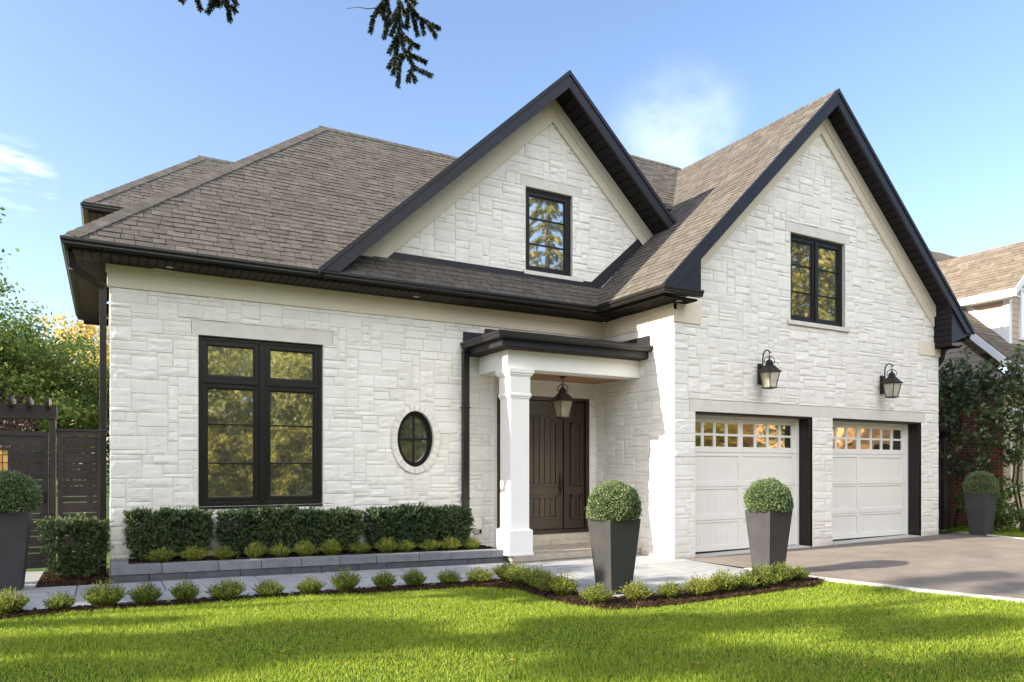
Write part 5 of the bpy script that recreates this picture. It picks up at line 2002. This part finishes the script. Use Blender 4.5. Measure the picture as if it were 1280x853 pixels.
gate = thing('garden_gate', 'dark slatted garden gate with a small amber leaded pane', 'gate', (-1.3, YF, zf))
mb = MB()
bars(mb, -1.72, -0.69, zf + 0.05, 2.02, YF - 0.01, YF + 0.045, 0.06)
mb.build('gate_frame', 'fence', gate)
mb = MB()
slatted(mb, -1.66, -0.75, zf + 0.111, 1.959, YF + 0.008, 5, hole=(-1.49, 1.22, -1.11, 1.80))
mb.build('slats', 'fence', gate)
mb = MB()
bars(mb, -1.489, -1.111, 1.221, 1.799, YF - 0.012, YF + 0.036, 0.03)
gf = mb.build('light_frame', 'fence', gate)
mb = MB()
cells_x = [-1.459, -1.40, -1.33, -1.27, -1.20, -1.141]
cells_z = [1.251, 1.33, 1.47, 1.60, 1.70, 1.769]
rng = random.Random(2)
for i in range(5):
    for j in range(5):
        mb.box(cells_x[i] + 0.004, YF + 0.008, cells_z[j] + 0.004, cells_x[i + 1] - 0.004, YF + 0.014, cells_z[j + 1] - 0.004)
mb.build('stained_glass', 'amber', gf)
mb = MB()
for x in cells_x:
    mb.box(x - 0.0039, YF + 0.005, 1.251, x + 0.0039, YF + 0.017, 1.769)
for z in cells_z[1:-1]:
    mb.box(-1.459, YF + 0.0045, z - 0.0039, -1.141, YF + 0.0175, z + 0.0039)
mb.build('leading', 'frame', gf)
mb = MB()
mb.box(-0.745, YF - 0.018, 1.05, -0.705, YF - 0.0105, 1.20)
mb.tube([(-0.725, YF - 0.018, 1.17), (-0.725, YF - 0.06, 1.16), (-0.725, YF - 0.06, 1.09), (-0.725, YF - 0.018, 1.08)], 0.008, 6)
mb.build('handle', 'black', gate)

arb = thing('gate_arbor', 'dark timber arbor with rafter ends over the garden gate', 'arbor', (-1.3, YF, zf))
mb = MB(); mb.box(-0.675, YF - 0.06, zf - 0.05, -0.602, YF + 0.06, 2.19); mb.build('post', 'fence', arb, bevel=0.004)
mb = MB(); mb.box(-1.82, YF - 0.06, zf - 0.05, -1.735, YF + 0.06, 2.19); mb.build('post', 'fence', arb, bevel=0.004)
mb = MB(); mb.box(-1.96, YF - 0.085, 2.185, -0.59, YF - 0.061, 2.375); mb.build('beam', 'fence', arb, bevel=0.004)
mb = MB(); mb.box(-1.96, YF + 0.061, 2.185, -0.59, YF + 0.085, 2.375); mb.build('beam', 'fence', arb, bevel=0.004)
for x in (-1.72, -1.51, -1.31, -1.10, -0.90, -0.69):
    mb = MB()
    mb.prism([(x - 0.024, YF - 0.28, 2.40), (x - 0.024, YF - 0.23, 2.34), (x - 0.024, YF + 0.23, 2.34), (x - 0.024, YF + 0.28, 2.40), (x - 0.024, YF + 0.28, 2.46), (x - 0.024, YF - 0.28, 2.46)], (0.048, 0, 0))
    mb.build('rafter', 'fence', arb)

# right-hand side gate beyond the garage
sg = thing('side_gate', 'dark slatted side gate with a capped post beyond the garage corner', 'gate', (16.2, 9.6, 0.09))
mb = MB(); mb.box(16.50, 9.50, 0.12, 16.66, 9.66, 2.20); mb.build('post', 'fence', sg, bevel=0.005)
mb = MB()
mb.frustum((16.58, 9.58), 0.10, 0.10, 0.17, 0.17, 2.2001, 2.32); mb.frustum((16.58, 9.58), 0.18, 0.18, 0.15, 0.15, 2.3201, 2.38)
mb.build('post_cap', 'black', sg)
mb = MB()
bars(mb, 15.60, 16.49, 0.15, 2.05, 9.56, 9.61, 0.06)
mb.build('gate_frame', 'fence', sg)
mb = MB(); slatted(mb, 15.66, 16.43, 0.211, 1.989, 9.575, 8); mb.build('slats', 'fence', sg)
mb = MB(); mb.box(16.52, 9.52, 0.05, 16.64, 9.64, 0.1199); mb.build('post_base', 'porch', sg)

# ------------------------------------------------------------------ neighbouring house on the right
nb = thing('neighbour_house', 'beige sided house with brown shingle roof, white trim and red brick base', 'house', (22.0, 12.8, 0.1))
NX, NYF, NB = 18.0, 9.02, 17.0
mb = MB(); mb.box(NX, NYF, 0.05, 26.0, NB, 3.50); mb.build('wall', 'brick', nb)
mb = MB()
mb.prism([(NX - 0.03, NYF, 3.66), (NX - 0.03, NB, 3.66), (NX - 0.03, 13.0, 7.5)], (0.2, 0, 0))
mb.build('gable_wall', 'siding', nb)
mb = MB()
mb.box(NX - 0.09, NYF - 0.02, 3.50, NX + 0.1, NB, 3.659)
mb.build('belt_trim', 'brightwhite', nb)
sN = 0.97
lnN = math.hypot(1, sN)
ridY, eavY = 13.0, 8.58
rz0 = 3.82
nroof = shingled('roof', (NX - 0.30, eavY, rz0), (1, 0, 0), (0, 1 / lnN, sN / lnN), [(0, 0), (8.7, 0), (8.7, (ridY - eavY) * lnN), (0, (ridY - eavY) * lnN)], 51, tab=(0.26, 0.5), course=0.15, mats=('tanroof', 'tanroof'), parent=nb)
shingled('roof', (NX - 0.30, 2 * ridY - eavY, rz0), (1, 0, 0), (0, -1 / lnN, sN / lnN), [(0, 0), (8.7, 0), (8.7, (ridY - eavY) * lnN), (0, (ridY - eavY) * lnN)], 52, tab=(0.5, 0.9), course=0.24, mats=('tanroof', 'tanroof'), parent=nb)
zt = rz0 + sN * (ridY - eavY)
for (ya, yb) in ((eavY, ridY), (2 * ridY - eavY, ridY)):
    mb = MB()
    mb.prism([(NX - 0.31, ya, rz0 - 0.03), (NX - 0.31, yb, zt - 0.03), (NX - 0.31, yb, zt - 0.26), (NX - 0.31, ya, rz0 - 0.235)], (-0.03, 0, 0))
    mb.prism([(NX - 0.305, ya, rz0 - 0.12), (NX - 0.305, yb, zt - 0.12), (NX - 0.305, yb, zt - 0.15), (NX - 0.305, ya, rz0 - 0.15)], (0.29, 0, 0))
    mb.build('bargeboard', 'brightwhite', nb)
mb = MB()
mb.box(NX - 0.29, eavY - 0.05, rz0 - 0.23, 26, eavY - 0.02, rz0 + 0.0)
mb.box(NX - 0.29, eavY - 0.0199, rz0 - 0.23, 26, NYF, rz0 - 0.20)
mb.build('fascia', 'brightwhite', nb)
mb = MB()
mb.box(NX + 0.0, NYF - 0.03, 0.05, 24.0, NYF - 0.002, 3.5)
mb.build('wall', 'greysiding', nb)
mb = MB()
bars(mb, NX + 0.22, NX + 1.45, 1.0, 2.9, NYF - 0.06, NYF - 0.031, 0.08)
mb.box(NX + 0.79, NYF - 0.058, 1.08, NX + 0.88, NYF - 0.032, 2.82)
mb.box(NX + 0.301, NYF - 0.057, 1.92, NX + 0.789, NYF - 0.033, 1.98)
nw = mb.build('window', 'brightwhite', nb)
mb = MB(); mb.box(NX + 0.30, NYF - 0.045, 1.08, NX + 1.37, NYF - 0.040, 2.82); mb.build('pane', 'glass', nw)
mb = MB()
mb.box(NX - 0.03, 10.75, 0.40, NX - 0.001, 10.84, 1.35); mb.box(NX - 0.03, 11.28, 0.40, NX - 0.001, 11.37, 1.35)
mb.box(NX - 0.03, 10.841, 1.26, NX - 0.001, 11.279, 1.35); mb.box(NX - 0.03, 10.841, 0.40, NX - 0.001, 11.279, 0.49)
nw2 = mb.build('window', 'brightwhite', nb)
mb = MB(); mb.box(NX - 0.015, 10.84, 0.49, NX - 0.002, 11.28, 1.26); mb.build('pane', 'glass', nw2)
# dormer: ridge runs front to back
DX0, DX1, DY = 18.75, 21.75, 9.27
dz, dzr = 5.90, 7.20
dcx = (DX0 + DX1) / 2
mb = MB()
mb.prism([(DX0, DY, 4.3), (DX1, DY, 4.3), (DX1, DY, dz), (dcx, DY, dzr - 0.15), (DX0, DY, dz)], (0, 3.1, 0))
dorm = mb.build('dormer', 'siding', nb)
ldz = (dzr - dz) / (dcx - DX0)
lD = math.hypot(1, ldz)
ovx = 0.26
shp = [(0, 0), (3.6, 0), (3.6, (dcx - DX0 + ovx) * lD), (0, (dcx - DX0 + ovx) * lD)]
for sgn, x0 in ((1, DX0 - ovx), (-1, DX1 + ovx)):
    O = (x0, DY - 0.26, dz - ovx * ldz + 0.04)
    shingled('dormer_roof', O, (0, 1, 0), (sgn / lD, 0, ldz / lD), shp, 77, tab=(0.25, 0.5), course=0.15, mats=('tanroof', 'tanroof'), parent=dorm)
mb = MB()
zE = dz - ovx * ldz
mb.box(DX0 - ovx - 0.03, DY - 0.26, zE - 0.15, DX0 - ovx - 0.001, DY + 3.0, zE + 0.03)
mb.box(DX0 - ovx, DY - 0.26, zE - 0.15, DX0 - 0.001, DY + 3.0, zE - 0.12)
mb.box(DX0 - 0.025, DY - 0.025, 4.3, DX0 + 0.11, DY - 0.001, dz)
mb.box(DX0 - 0.025, DY - 0.0009, 4.3, DX0 - 0.001, DY + 0.11, dz)
zr2 = lambda y_: rz0 + sN * (y_ - eavY)
mb.prism([(DX0 - 0.024, DY + 0.1, zr2(DY + 0.1) + 0.02), (DX0 - 0.024, DY + 2.6, zr2(DY + 2.6) + 0.02), (DX0 - 0.024, DY + 2.6, zr2(DY + 2.6) + 0.22), (DX0 - 0.024, DY + 0.1, zr2(DY + 0.1) + 0.22)], (0.02, 0, 0))
for sgn, x0 in ((1, DX0 - ovx), (-1, DX1 + ovx)):
    mb.prism([(x0, DY - 0.29, zE - 0.15), (dcx, DY - 0.29, dzr - 0.14), (dcx, DY - 0.29, dzr + 0.05), (x0, DY - 0.29, zE + 0.03)], (0, 0.028, 0))
mb.build('dormer_trim', 'brightwhite', dorm)
mb = MB()
bars(mb, dcx - 1.05, dcx + 1.05, 4.6, 5.85, DY - 0.05, DY - 0.001, 0.08)
mb.box(dcx - 0.045, DY - 0.048, 4.68, dcx + 0.045, DY - 0.002, 5.77)
dw = mb.build('dormer_window', 'brightwhite', dorm)
mb = MB(); mb.box(dcx - 0.97, DY - 0.02, 4.68, dcx + 0.97, DY - 0.015, 5.77)
mb.build('dormer_pane', 'glass', dorm)

# multi-stemmed dark shrub tree before the brick wall, and low growth under it
tree('lilac_tree', 'tall dark leaved multi-stem shrub tree against the red brick wall', 'tree', (17.15, 9.75, 0.10), 3.95, (0.6, 1.25), 0.9, 'plumleaf', 71, 36, 105, 0.115, 0.030, stems=4, spread=0.20)
tree('lilac_tree', 'smaller dark shrub tree at the frame edge with a bare lower stem', 'tree', (17.55, 8.35, 0.10), 3.95, (0.55, 0.5), 1.2, 'plumleaf', 72, 20, 100, 0.11, 0.028, stems=2, spread=0.24)
tree('low_shrub', 'low sprawling green shrub under the dark shrub trees', 'shrub', (17.35, 8.9, 0.10), 1.0, (0.55, 0.6), 0.12, 'treegreen', 73, 22, 150, 0.065, 0.018, stems=3)

# ------------------------------------------------------------------ trees behind the fence (left)
GT = 'trees behind the garden fence'
tree('garden_tree', 'broad green maple rising behind the arbor', 'tree', (-3.6, 20.5, 0.2), 5.7, (2.3, 2.2), 1.4, 'treegreen', 81, 58, 480, 0.10, 0.16, GT)
tree('garden_tree', 'rounded mid green tree beside the house corner', 'tree', (-1.3, 21.0, 0.2), 4.2, (1.7, 1.8), 0.9, 'treegreen', 82, 54, 520, 0.10, 0.13, GT)
tree('garden_tree', 'golden yellow autumn tree showing beside the downspout', 'tree', (-0.5, 27.5, 0.2), 6.4, (1.5, 1.8), 2.0, 'treegold', 83, 44, 300, 0.12, 0.13, GT)
tree('garden_tree', 'purple leaved small tree seen through the gap over the gate', 'tree', (-1.9, 16.5, 0.2), 2.75, (0.6, 0.6), 1.2, 'purpleleaf', 84, 20, 220, 0.07, 0.05, GT)
tree('garden_tree', 'tall tree at the frame edge with a loose dark leaved tip', 'tree', (-4.05, 17.0, 0.2), 6.9, (2.2, 1.6), 3.9, 'treegreen', 85, 46, 260, 0.10, 0.15, GT, spread=0.20)

# ------------------------------------------------------------------ trees left of the lawn (they shade it) and across the street (mirrored in the glass)
GS = 'street trees around the front lawn'
def lawn_pt(u, v):
    z = 0.0
    for _ in range(20):
        d = (1.55 - z) / ((v - 583) / 905.0)
        lat = (u - 640) / 905.0 * d
        x, y_ = 0.8725 * lat + 0.4886 * d, -0.4886 * lat + 0.8725 * d
        z = gz(x)
    return np.array([x, y_, z])


# tree left of the lawn: its boughs stand up-sun of the shady patches of the lawn
rs = np.random.RandomState(44)
boughs = []
for u, v, r_ in ((20, 808, .20), (70, 809, .22), (120, 808, .20), (170, 808, .20), (220, 806, .20), (265, 802, .22), (20, 843, .26), (80, 845, .26), (140, 843, .26), (200, 841, .24), (255, 838, .20), (30, 781, .10), (90, 780, .10), (150, 779, .10), (210, 778, .10),
                 (310, 793, .28), (350, 789, .30), (395, 790, .32), (440, 794, .30), (480, 800, .22), (395, 805, .30), (350, 806, .26), (440, 808, .22),
                 (680, 797, .22), (720, 800, .26), (705, 780, .20), (770, 783, .28), (840, 775, .24), (900, 784, .28), (960, 776, .26), (1080, 772, .28), (1130, 790, .30), (1220, 782, .30), (760, 830, .28), (830, 834, .28), (900, 822, .26), (1010, 836, .30), (1100, 846, .30), (1230, 838, .32), (800, 808, .22),
                 (1165, 728, .26), (1230, 722, .28), (1275, 735, .28), (1120, 738, .16)):
    p = lawn_pt(u, v)
    s_ = (p[0] + 10.5 + rs.uniform(-1.2, 1.2)) / -sun_to.x
    boughs.append((p + s_ * np.array(sun_to), r_))
root = thing('street_tree', 'leafy tree beyond the left end of the lawn, outside the frame', 'tree', (0, 0, 0), GS)
base = np.array([-10.5, 6.4, 0.2])
mb = MB()
mb.tube([base + np.array([0, 0, -0.1]), base + np.array([0.1, 0.3, 3.0]), base + np.array([-0.1, 0.6, 7.0]), base + np.array([0, 0.2, 10.5])], [0.16, 0.12, 0.08, 0.03], 8)
C, D, S = [], [], []
for p, r_ in boughs:
    st = base + np.array([0.0, 0.4, max(2.0, p[2] - 1.2)])
    mb.tube([st, (st + p) / 2 + np.array([0, 0, 0.1]), p], [0.025, 0.015, 0.006], 5, cap=False)
    m = int(120 + 2300 * r_)
    C.append(p + rs.normal(size=(m, 3)) * r_ * np.array([0.9, 0.55, 0.45])); D.append(unit(rs.normal(size=(m, 3)))); S.append(rs.uniform(0.06, 0.12, m))
mb.build('trunk', 'trunk', root, smooth=True)
V, F = leaf_quads(np.concatenate(C), np.concatenate(D), np.concatenate(S), rs, 0.62)
np_mesh('crown', V, F, 'treegreen', root)
tree('street_tree', 'leafy tree near the street left of the lawn, outside the frame', 'tree', (-14.0, -2.0, 0.2), 9.8, (2.6, 1.6), 3.6, 'treegreen', 92, 36, 240, 0.16, 0.14, GS, spread=0.15)
tree('tall_hedge', 'dense evergreen screen left of the walk, outside the frame', 'hedge', (-6.2, 10.15, 0.2), 5.9, (1.3, 0.7), 0.3, 'yew', 93, 90, 260, 0.12, 0.10, None, spread=0.16)
tree('street_tree', 'slim leafy tree left of the walk, outside the frame', 'tree', (-6.8, 8.7, 0.2), 6.4, (0.9, 0.4), 5.2, 'treegreen', 94, 12, 260, 0.13, 0.09, GS, spread=0.2)
tree('street_hedge', 'long golden hedge across the street, seen only as a reflection', 'hedge', (6.0, -12.5, 0.0), 3.0, (8.0, 0.8), 0.2, 'treegold', 96, 130, 260, 0.13, 0.10, None, spread=0.10)
tree('street_tree', 'thin dark tree before the tan house, seen only as a reflection', 'tree', (34.5, -9.0, 0.0), 5.2, (2.6, 1.4), 1.2, 'yew', 99, 22, 70, 0.22, 0.08, GS, spread=0.22)
far = [(-9, -19, 11, 'treeolive'), (2.0, -15.5, 9.5, 'treegold'), (8.0, -14.5, 9.0, 'treeolive'), (13.5, -17, 12, 'treeolive'), (22, -15, 8, 'treeolive'), (36, -20, 6.0, 'treegold'), (22, -21, 7.0, 'treeolive'), (-18, -16, 12, 'treegreen')]
words = ['olive tree far left across the street', 'golden tree across the street behind the camera', 'low olive tree straight across the street', 'green tree across the street', 'olive tree across from the driveway', 'large golden tree across from the neighbour', 'olive tree far along the street', 'green tree at the far left corner of the street']
for k, ((x, y_, h, mt), w) in enumerate(zip(far, words)):
    tree('street_tree', w + ', seen only as a reflection', 'tree', (x, y_, 0.0), h, (3.4, 2.4), 0.4, mt, 101 + k, 110, 420, 0.19, 0.22, GS, spread=0.24)


def spruce(name, label, loc, H, z0, rad, seed, mat, per=1500, whorls=15, group=None, leafs=0.05):
    rs = np.random.RandomState(seed)
    root = thing(name, label, 'tree', (0, 0, 0), group)
    mb = MB()
    mb.tube([(0, 0, -0.05), (0, 0, H * 0.5), (0, 0, H)], [0.22, 0.14, 0.02], 8)
    C, D, S = [], [], []
    for w in range(whorls):
        t = (w + 0.5) / whorls
        z = z0 + (H - z0) * t
        L = rad * (1 - t) ** 0.8 + 0.25
        nb_ = 7
        for k in range(nb_):
            a = 2 * math.pi * (k + rs.uniform(0, 0.8)) / nb_ + w
            d = np.array([math.cos(a), math.sin(a), 0.0])
            pts = [np.array([0, 0, z]) + d * L * s + np.array([0, 0, 0.10 * L * s - 0.42 * L * s * s]) for s in np.linspace(0, 1, 6)]
            mb.tube(pts, [0.035, 0.028, 0.02, 0.014, 0.009, 0.004], 5, cap=False)
            m = int(per / (whorls * nb_) * (0.4 + L / rad)) + 8
            s = np.sqrt(rs.uniform(0.03, 1, m))
            idx = np.clip((s * 5).astype(int), 0, 4); fr = s * 5 - idx
            P0 = np.array(pts)
            base = P0[idx] * (1 - fr[:, None]) + P0[idx + 1] * fr[:, None]
            sd = np.array([-d[1], d[0], 0])
            off = rs.uniform(-1, 1, m)[:, None] * sd * (0.34 * L * (1.05 - s))[:, None]
            hang = -np.abs(rs.normal(0, 0.10, m)) * (0.5 + L * 0.35)
            C.append(base + off + np.stack([np.zeros(m), np.zeros(m), hang], 1))
            dd = unit(off * 1.2 + d * 0.5 + np.array([0, 0, -0.45]) + rs.normal(size=(m, 3)) * 0.25)
            D.append(dd); S.append(rs.uniform(0.6, 1.4, m) * leafs * 4)
    mb.build('trunk', 'trunk', root)
    C = np.concatenate(C); D = np.concatenate(D); S = np.concatenate(S)
    V, F = leaf_quads(C, D, S, rs, 0.28, 0.1)
    np_mesh('crown', V, F, mat, root)
    root.location = loc
    return root


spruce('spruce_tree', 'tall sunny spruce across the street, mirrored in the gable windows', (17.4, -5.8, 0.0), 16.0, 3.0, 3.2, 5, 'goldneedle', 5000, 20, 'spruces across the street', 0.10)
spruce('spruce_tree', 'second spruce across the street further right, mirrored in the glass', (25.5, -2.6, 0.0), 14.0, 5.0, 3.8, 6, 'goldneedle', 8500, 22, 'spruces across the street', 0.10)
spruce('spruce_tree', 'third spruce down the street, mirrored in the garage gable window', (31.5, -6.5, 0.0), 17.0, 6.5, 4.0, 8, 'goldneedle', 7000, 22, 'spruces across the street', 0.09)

# house across the street (mirrored in the big window and the garage panes)
oh = thing('opposite_house', 'tan house across the street, seen only as a reflection in the garage panes', 'house', (47.0, -16.0, 0.0))
mb = MB()
mb.prism([(40, -28, 0), (40, -4, 0), (40, -4, 4.6), (40, -16, 9.8), (40, -28, 4.6)], (14, 0, 0))
mb.build('wall', 'oppwall', oh)
for yb in (-3.2, -28.8):
    mb = MB()
    mb.prism([(39.4, yb, 4.2), (39.4, -16.0, 9.95), (39.4, -16.0, 10.15), (39.4, yb, 4.4)], (15, 0, 0))
    mb.build('roof', 'tanroof', oh)
for (ya, yb, za, zb) in ((-8.6, -7.0, 1.0, 2.8), (-20.8, -19.2, 1.0, 2.8), (-14.8, -13.2, 4.2, 5.8)):
    mb = MB()
    mb.box(39.94, ya, za, 39.999, yb, zb)
    mb.build('window', 'frame', oh)

# ------------------------------------------------------------------ spruce whose limb hangs into the top of the view
sp = thing('overhanging_spruce', 'spruce limb with dark drooping sprays hanging in from the top of the view', 'tree', (-4.6, 1.2, 0.15))
mb = MB()
mb.tube([(-4.6, 1.2, 0.0), (-4.6, 1.2, 4.0), (-4.6, 1.25, 13.0)], [0.24, 0.19, 0.03], 10)
mb.build('trunk', 'trunk', sp, smooth=True)


def ray_pt(u, v, d):
    lat = (u - 640) / 905.0 * d
    return np.array([0.8725 * lat + 0.4886 * d, -0.4886 * lat + 0.8725 * d, 1.55 + (583 - v) / 905.0 * d])


mb = MB()
tA, tB = ray_pt(500, -70, 4.5), ray_pt(268, -55, 4.3)
mb.tube([(-4.6, 1.2, 5.6), (-2.6, 2.3, 5.75), (-0.6, 3.35, 5.45), tB + np.array([0, 0, 0.12]), (tA + tB) / 2 + np.array([0, 0, 0.28]), tA], [0.06, 0.05, 0.036, 0.022, 0.016, 0.006], 7)
mb.tube([tB + np.array([0, 0, 0.12]), tB], [0.012, 0.005], 5)
mb.build('limb', 'trunk', sp, smooth=True)
TW = [[(1000, -230), (1010, 0), (1008, 130), (1030, 220), (1070, 285), (1140, 320)], [(1030, 220), (1060, 235), (1120, 265)], [(1070, 285), (1050, 310), (1045, 345)], [(1058, 305), (1075, 342)],
      [(1010, 130), (985, 180), (965, 222)], [(1030, 225), (1008, 270), (1001, 365)], [(1025, 230), (985, 250), (960, 288)], [(992, 250), (982, 312)], [(1008, 130), (1040, 170), (1088, 200)],
      [(1025, 150), (1060, 185), (1050, 215)], [(1005, 50), (960, 110), (942, 160)], [(1004, -150), (1040, 10), (1090, 80), (1130, 100), (1176, 122)], [(1125, 100), (1162, 155)], [(1100, 85), (1110, 140)],
      [(1002, -120), (970, -20), (925, 32), (897, 75), (886, 136)], [(940, 10), (945, 82)], [(950, -20), (965, 60), (950, 120)], [(1060, 50), (1085, 150)], [(1030, -30), (1075, 18)], [(1045, 30), (1040, 110)],
      [(1008, 60), (975, 150)], [(1010, 100), (1045, 120)], [(1015, 20), (985, 70)], [(1000, 0), (1030, 60)], [(960, 0), (930, 60)], [(1012, 150), (990, 230)],
      [(228, -185), (235, -60), (240, 0), (200, 52)], [(200, -110), (150, -20), (170, 40)], [(232, -120), (280, -20), (295, 88)], [(285, -40), (310, -5), (322, 20)], [(180, -90), (110, -20), (92, 8)], [(236, -20), (215, 5), (210, 42)], [(240, -40), (250, 25)], [(300, 20), (318, 50)], [(240, -60), (225, 20)], [(262, -40), (268, 22)]]
rs = np.random.RandomState(12)
tw, tw2 = MB(), MB()
C, D, S = [], [], []
for k, line in enumerate(TW):
    dd = (4.5 if line[0][0] > 500 else 4.3) + rs.uniform(-0.10, 0.10)
    P = [ray_pt(200 + x / 3.368, y / 3.368, dd) for x, y in line]
    (tw if line[0][0] > 500 else tw2).tube(P, [0.005 - 0.0035 * i / (len(P) - 1) for i in range(len(P))], 5)
    for i in range(len(P) - 1):
        seg = P[i + 1] - P[i]; L = np.linalg.norm(seg); d = seg / L
        if k == 0 and i < 1:
            continue
        m = int(L * 3200)
        t = rs.uniform(0, 1, m)[:, None]
        r_ = unit(np.cross(rs.normal(size=(m, 3)), d[None]))
        nd = unit(r_ + d[None] * 0.75)
        ln_ = rs.uniform(0.018, 0.030, m)
        C.append(P[i] + seg * t + nd * ln_[:, None] * 0.5); D.append(nd); S.append(ln_)
b0 = [ray_pt(200 + x / 3.368, y / 3.368, 4.5) for x, y in ((925, 32), (875, 38), (835, 31), (785, 37))]
tw.tube(b0, [0.0035, 0.003, 0.002, 0.0015], 5)
tw.build('twigs', 'trunk', sp)
tw2.build('twigs', 'trunk', sp)
V, F = leaf_quads(np.concatenate(C), np.concatenate(D), np.concatenate(S), rs, 0.20, 0.0)
np_mesh('needles', V, F, 'needle', sp)
# upper crown of the same tree, above the view
C, D, S = [], [], []
bm_ = MB()
for w in range(9):
    z = 6.2 + w * 0.75
    L = 2.6 * (1 - w / 10)
    for k in range(6):
        a = 2 * math.pi * (k + 0.3 * (w % 3)) / 6
        d = np.array([math.cos(a), math.sin(a), 0])
        P0 = np.array([-4.6, 1.2, z])
        bm_.tube([P0, P0 + d * L * 0.5 + np.array([0, 0, -0.05 * L]), P0 + d * L + np.array([0, 0, -0.35 * L])], [0.03, 0.02, 0.006], 5, cap=False)
        m = 90
        s = np.sqrt(rs.uniform(0.05, 1, m))
        sd = np.array([-d[1], d[0], 0])
        off = rs.uniform(-1, 1, m)[:, None] * sd * (0.32 * L * (1.05 - s))[:, None]
        C.append(P0 + d * (L * s)[:, None] + off + np.stack([np.zeros(m), np.zeros(m), -0.35 * L * s * s - np.abs(rs.normal(0, 0.1, m))], 1))
        D.append(unit(off + d * 0.5 + np.array([0, 0, -0.5]) + rs.normal(size=(m, 3)) * 0.2)); S.append(rs.uniform(0.2, 0.4, m))
bm_.build('boughs', 'trunk', sp)
V, F = leaf_quads(np.concatenate(C), np.concatenate(D), np.concatenate(S), rs, 0.3, 0.1)
np_mesh('crown', V, F, 'needle', sp)

# ------------------------------------------------------------------ a few fallen leaves
rng = random.Random(8)
def ground_pt(u, v, lift=0.0):
    z = 0.0
    for _ in range(20):
        t = (z + lift - 1.55) / ((583 - v) / 905.0)
        p = ray_pt(u, v, t)
        z = gz(p[0])
    return p
for k, (u, v) in enumerate(((935, 746), (872, 829), (988, 826), (1082, 833), (1111, 842), (98, 823), (690, 775), (1230, 800), (60, 741), (640, 826), (36, 752))):
    p = ground_pt(u, v, 0.045)
    a = rng.uniform(0, 6.28); s = rng.uniform(0.022, 0.038)
    ca, sa = math.cos(a) * s, math.sin(a) * s
    lf = thing_mesh = MB()
    lf.poly([(p[0] - ca, p[1] - sa, p[2]), (p[0] + sa * 0.6, p[1] - ca * 0.6, p[2] + 0.008), (p[0] + ca, p[1] + sa, p[2] - 0.002), (p[0] - sa * 0.6, p[1] + ca * 0.6, p[2] + 0.010)])
    o = lf.build('fallen_leaf', 'leaflitter')
    tag(o, 'small dry orange leaf lying on the ground', 'leaf', 'fallen leaves')
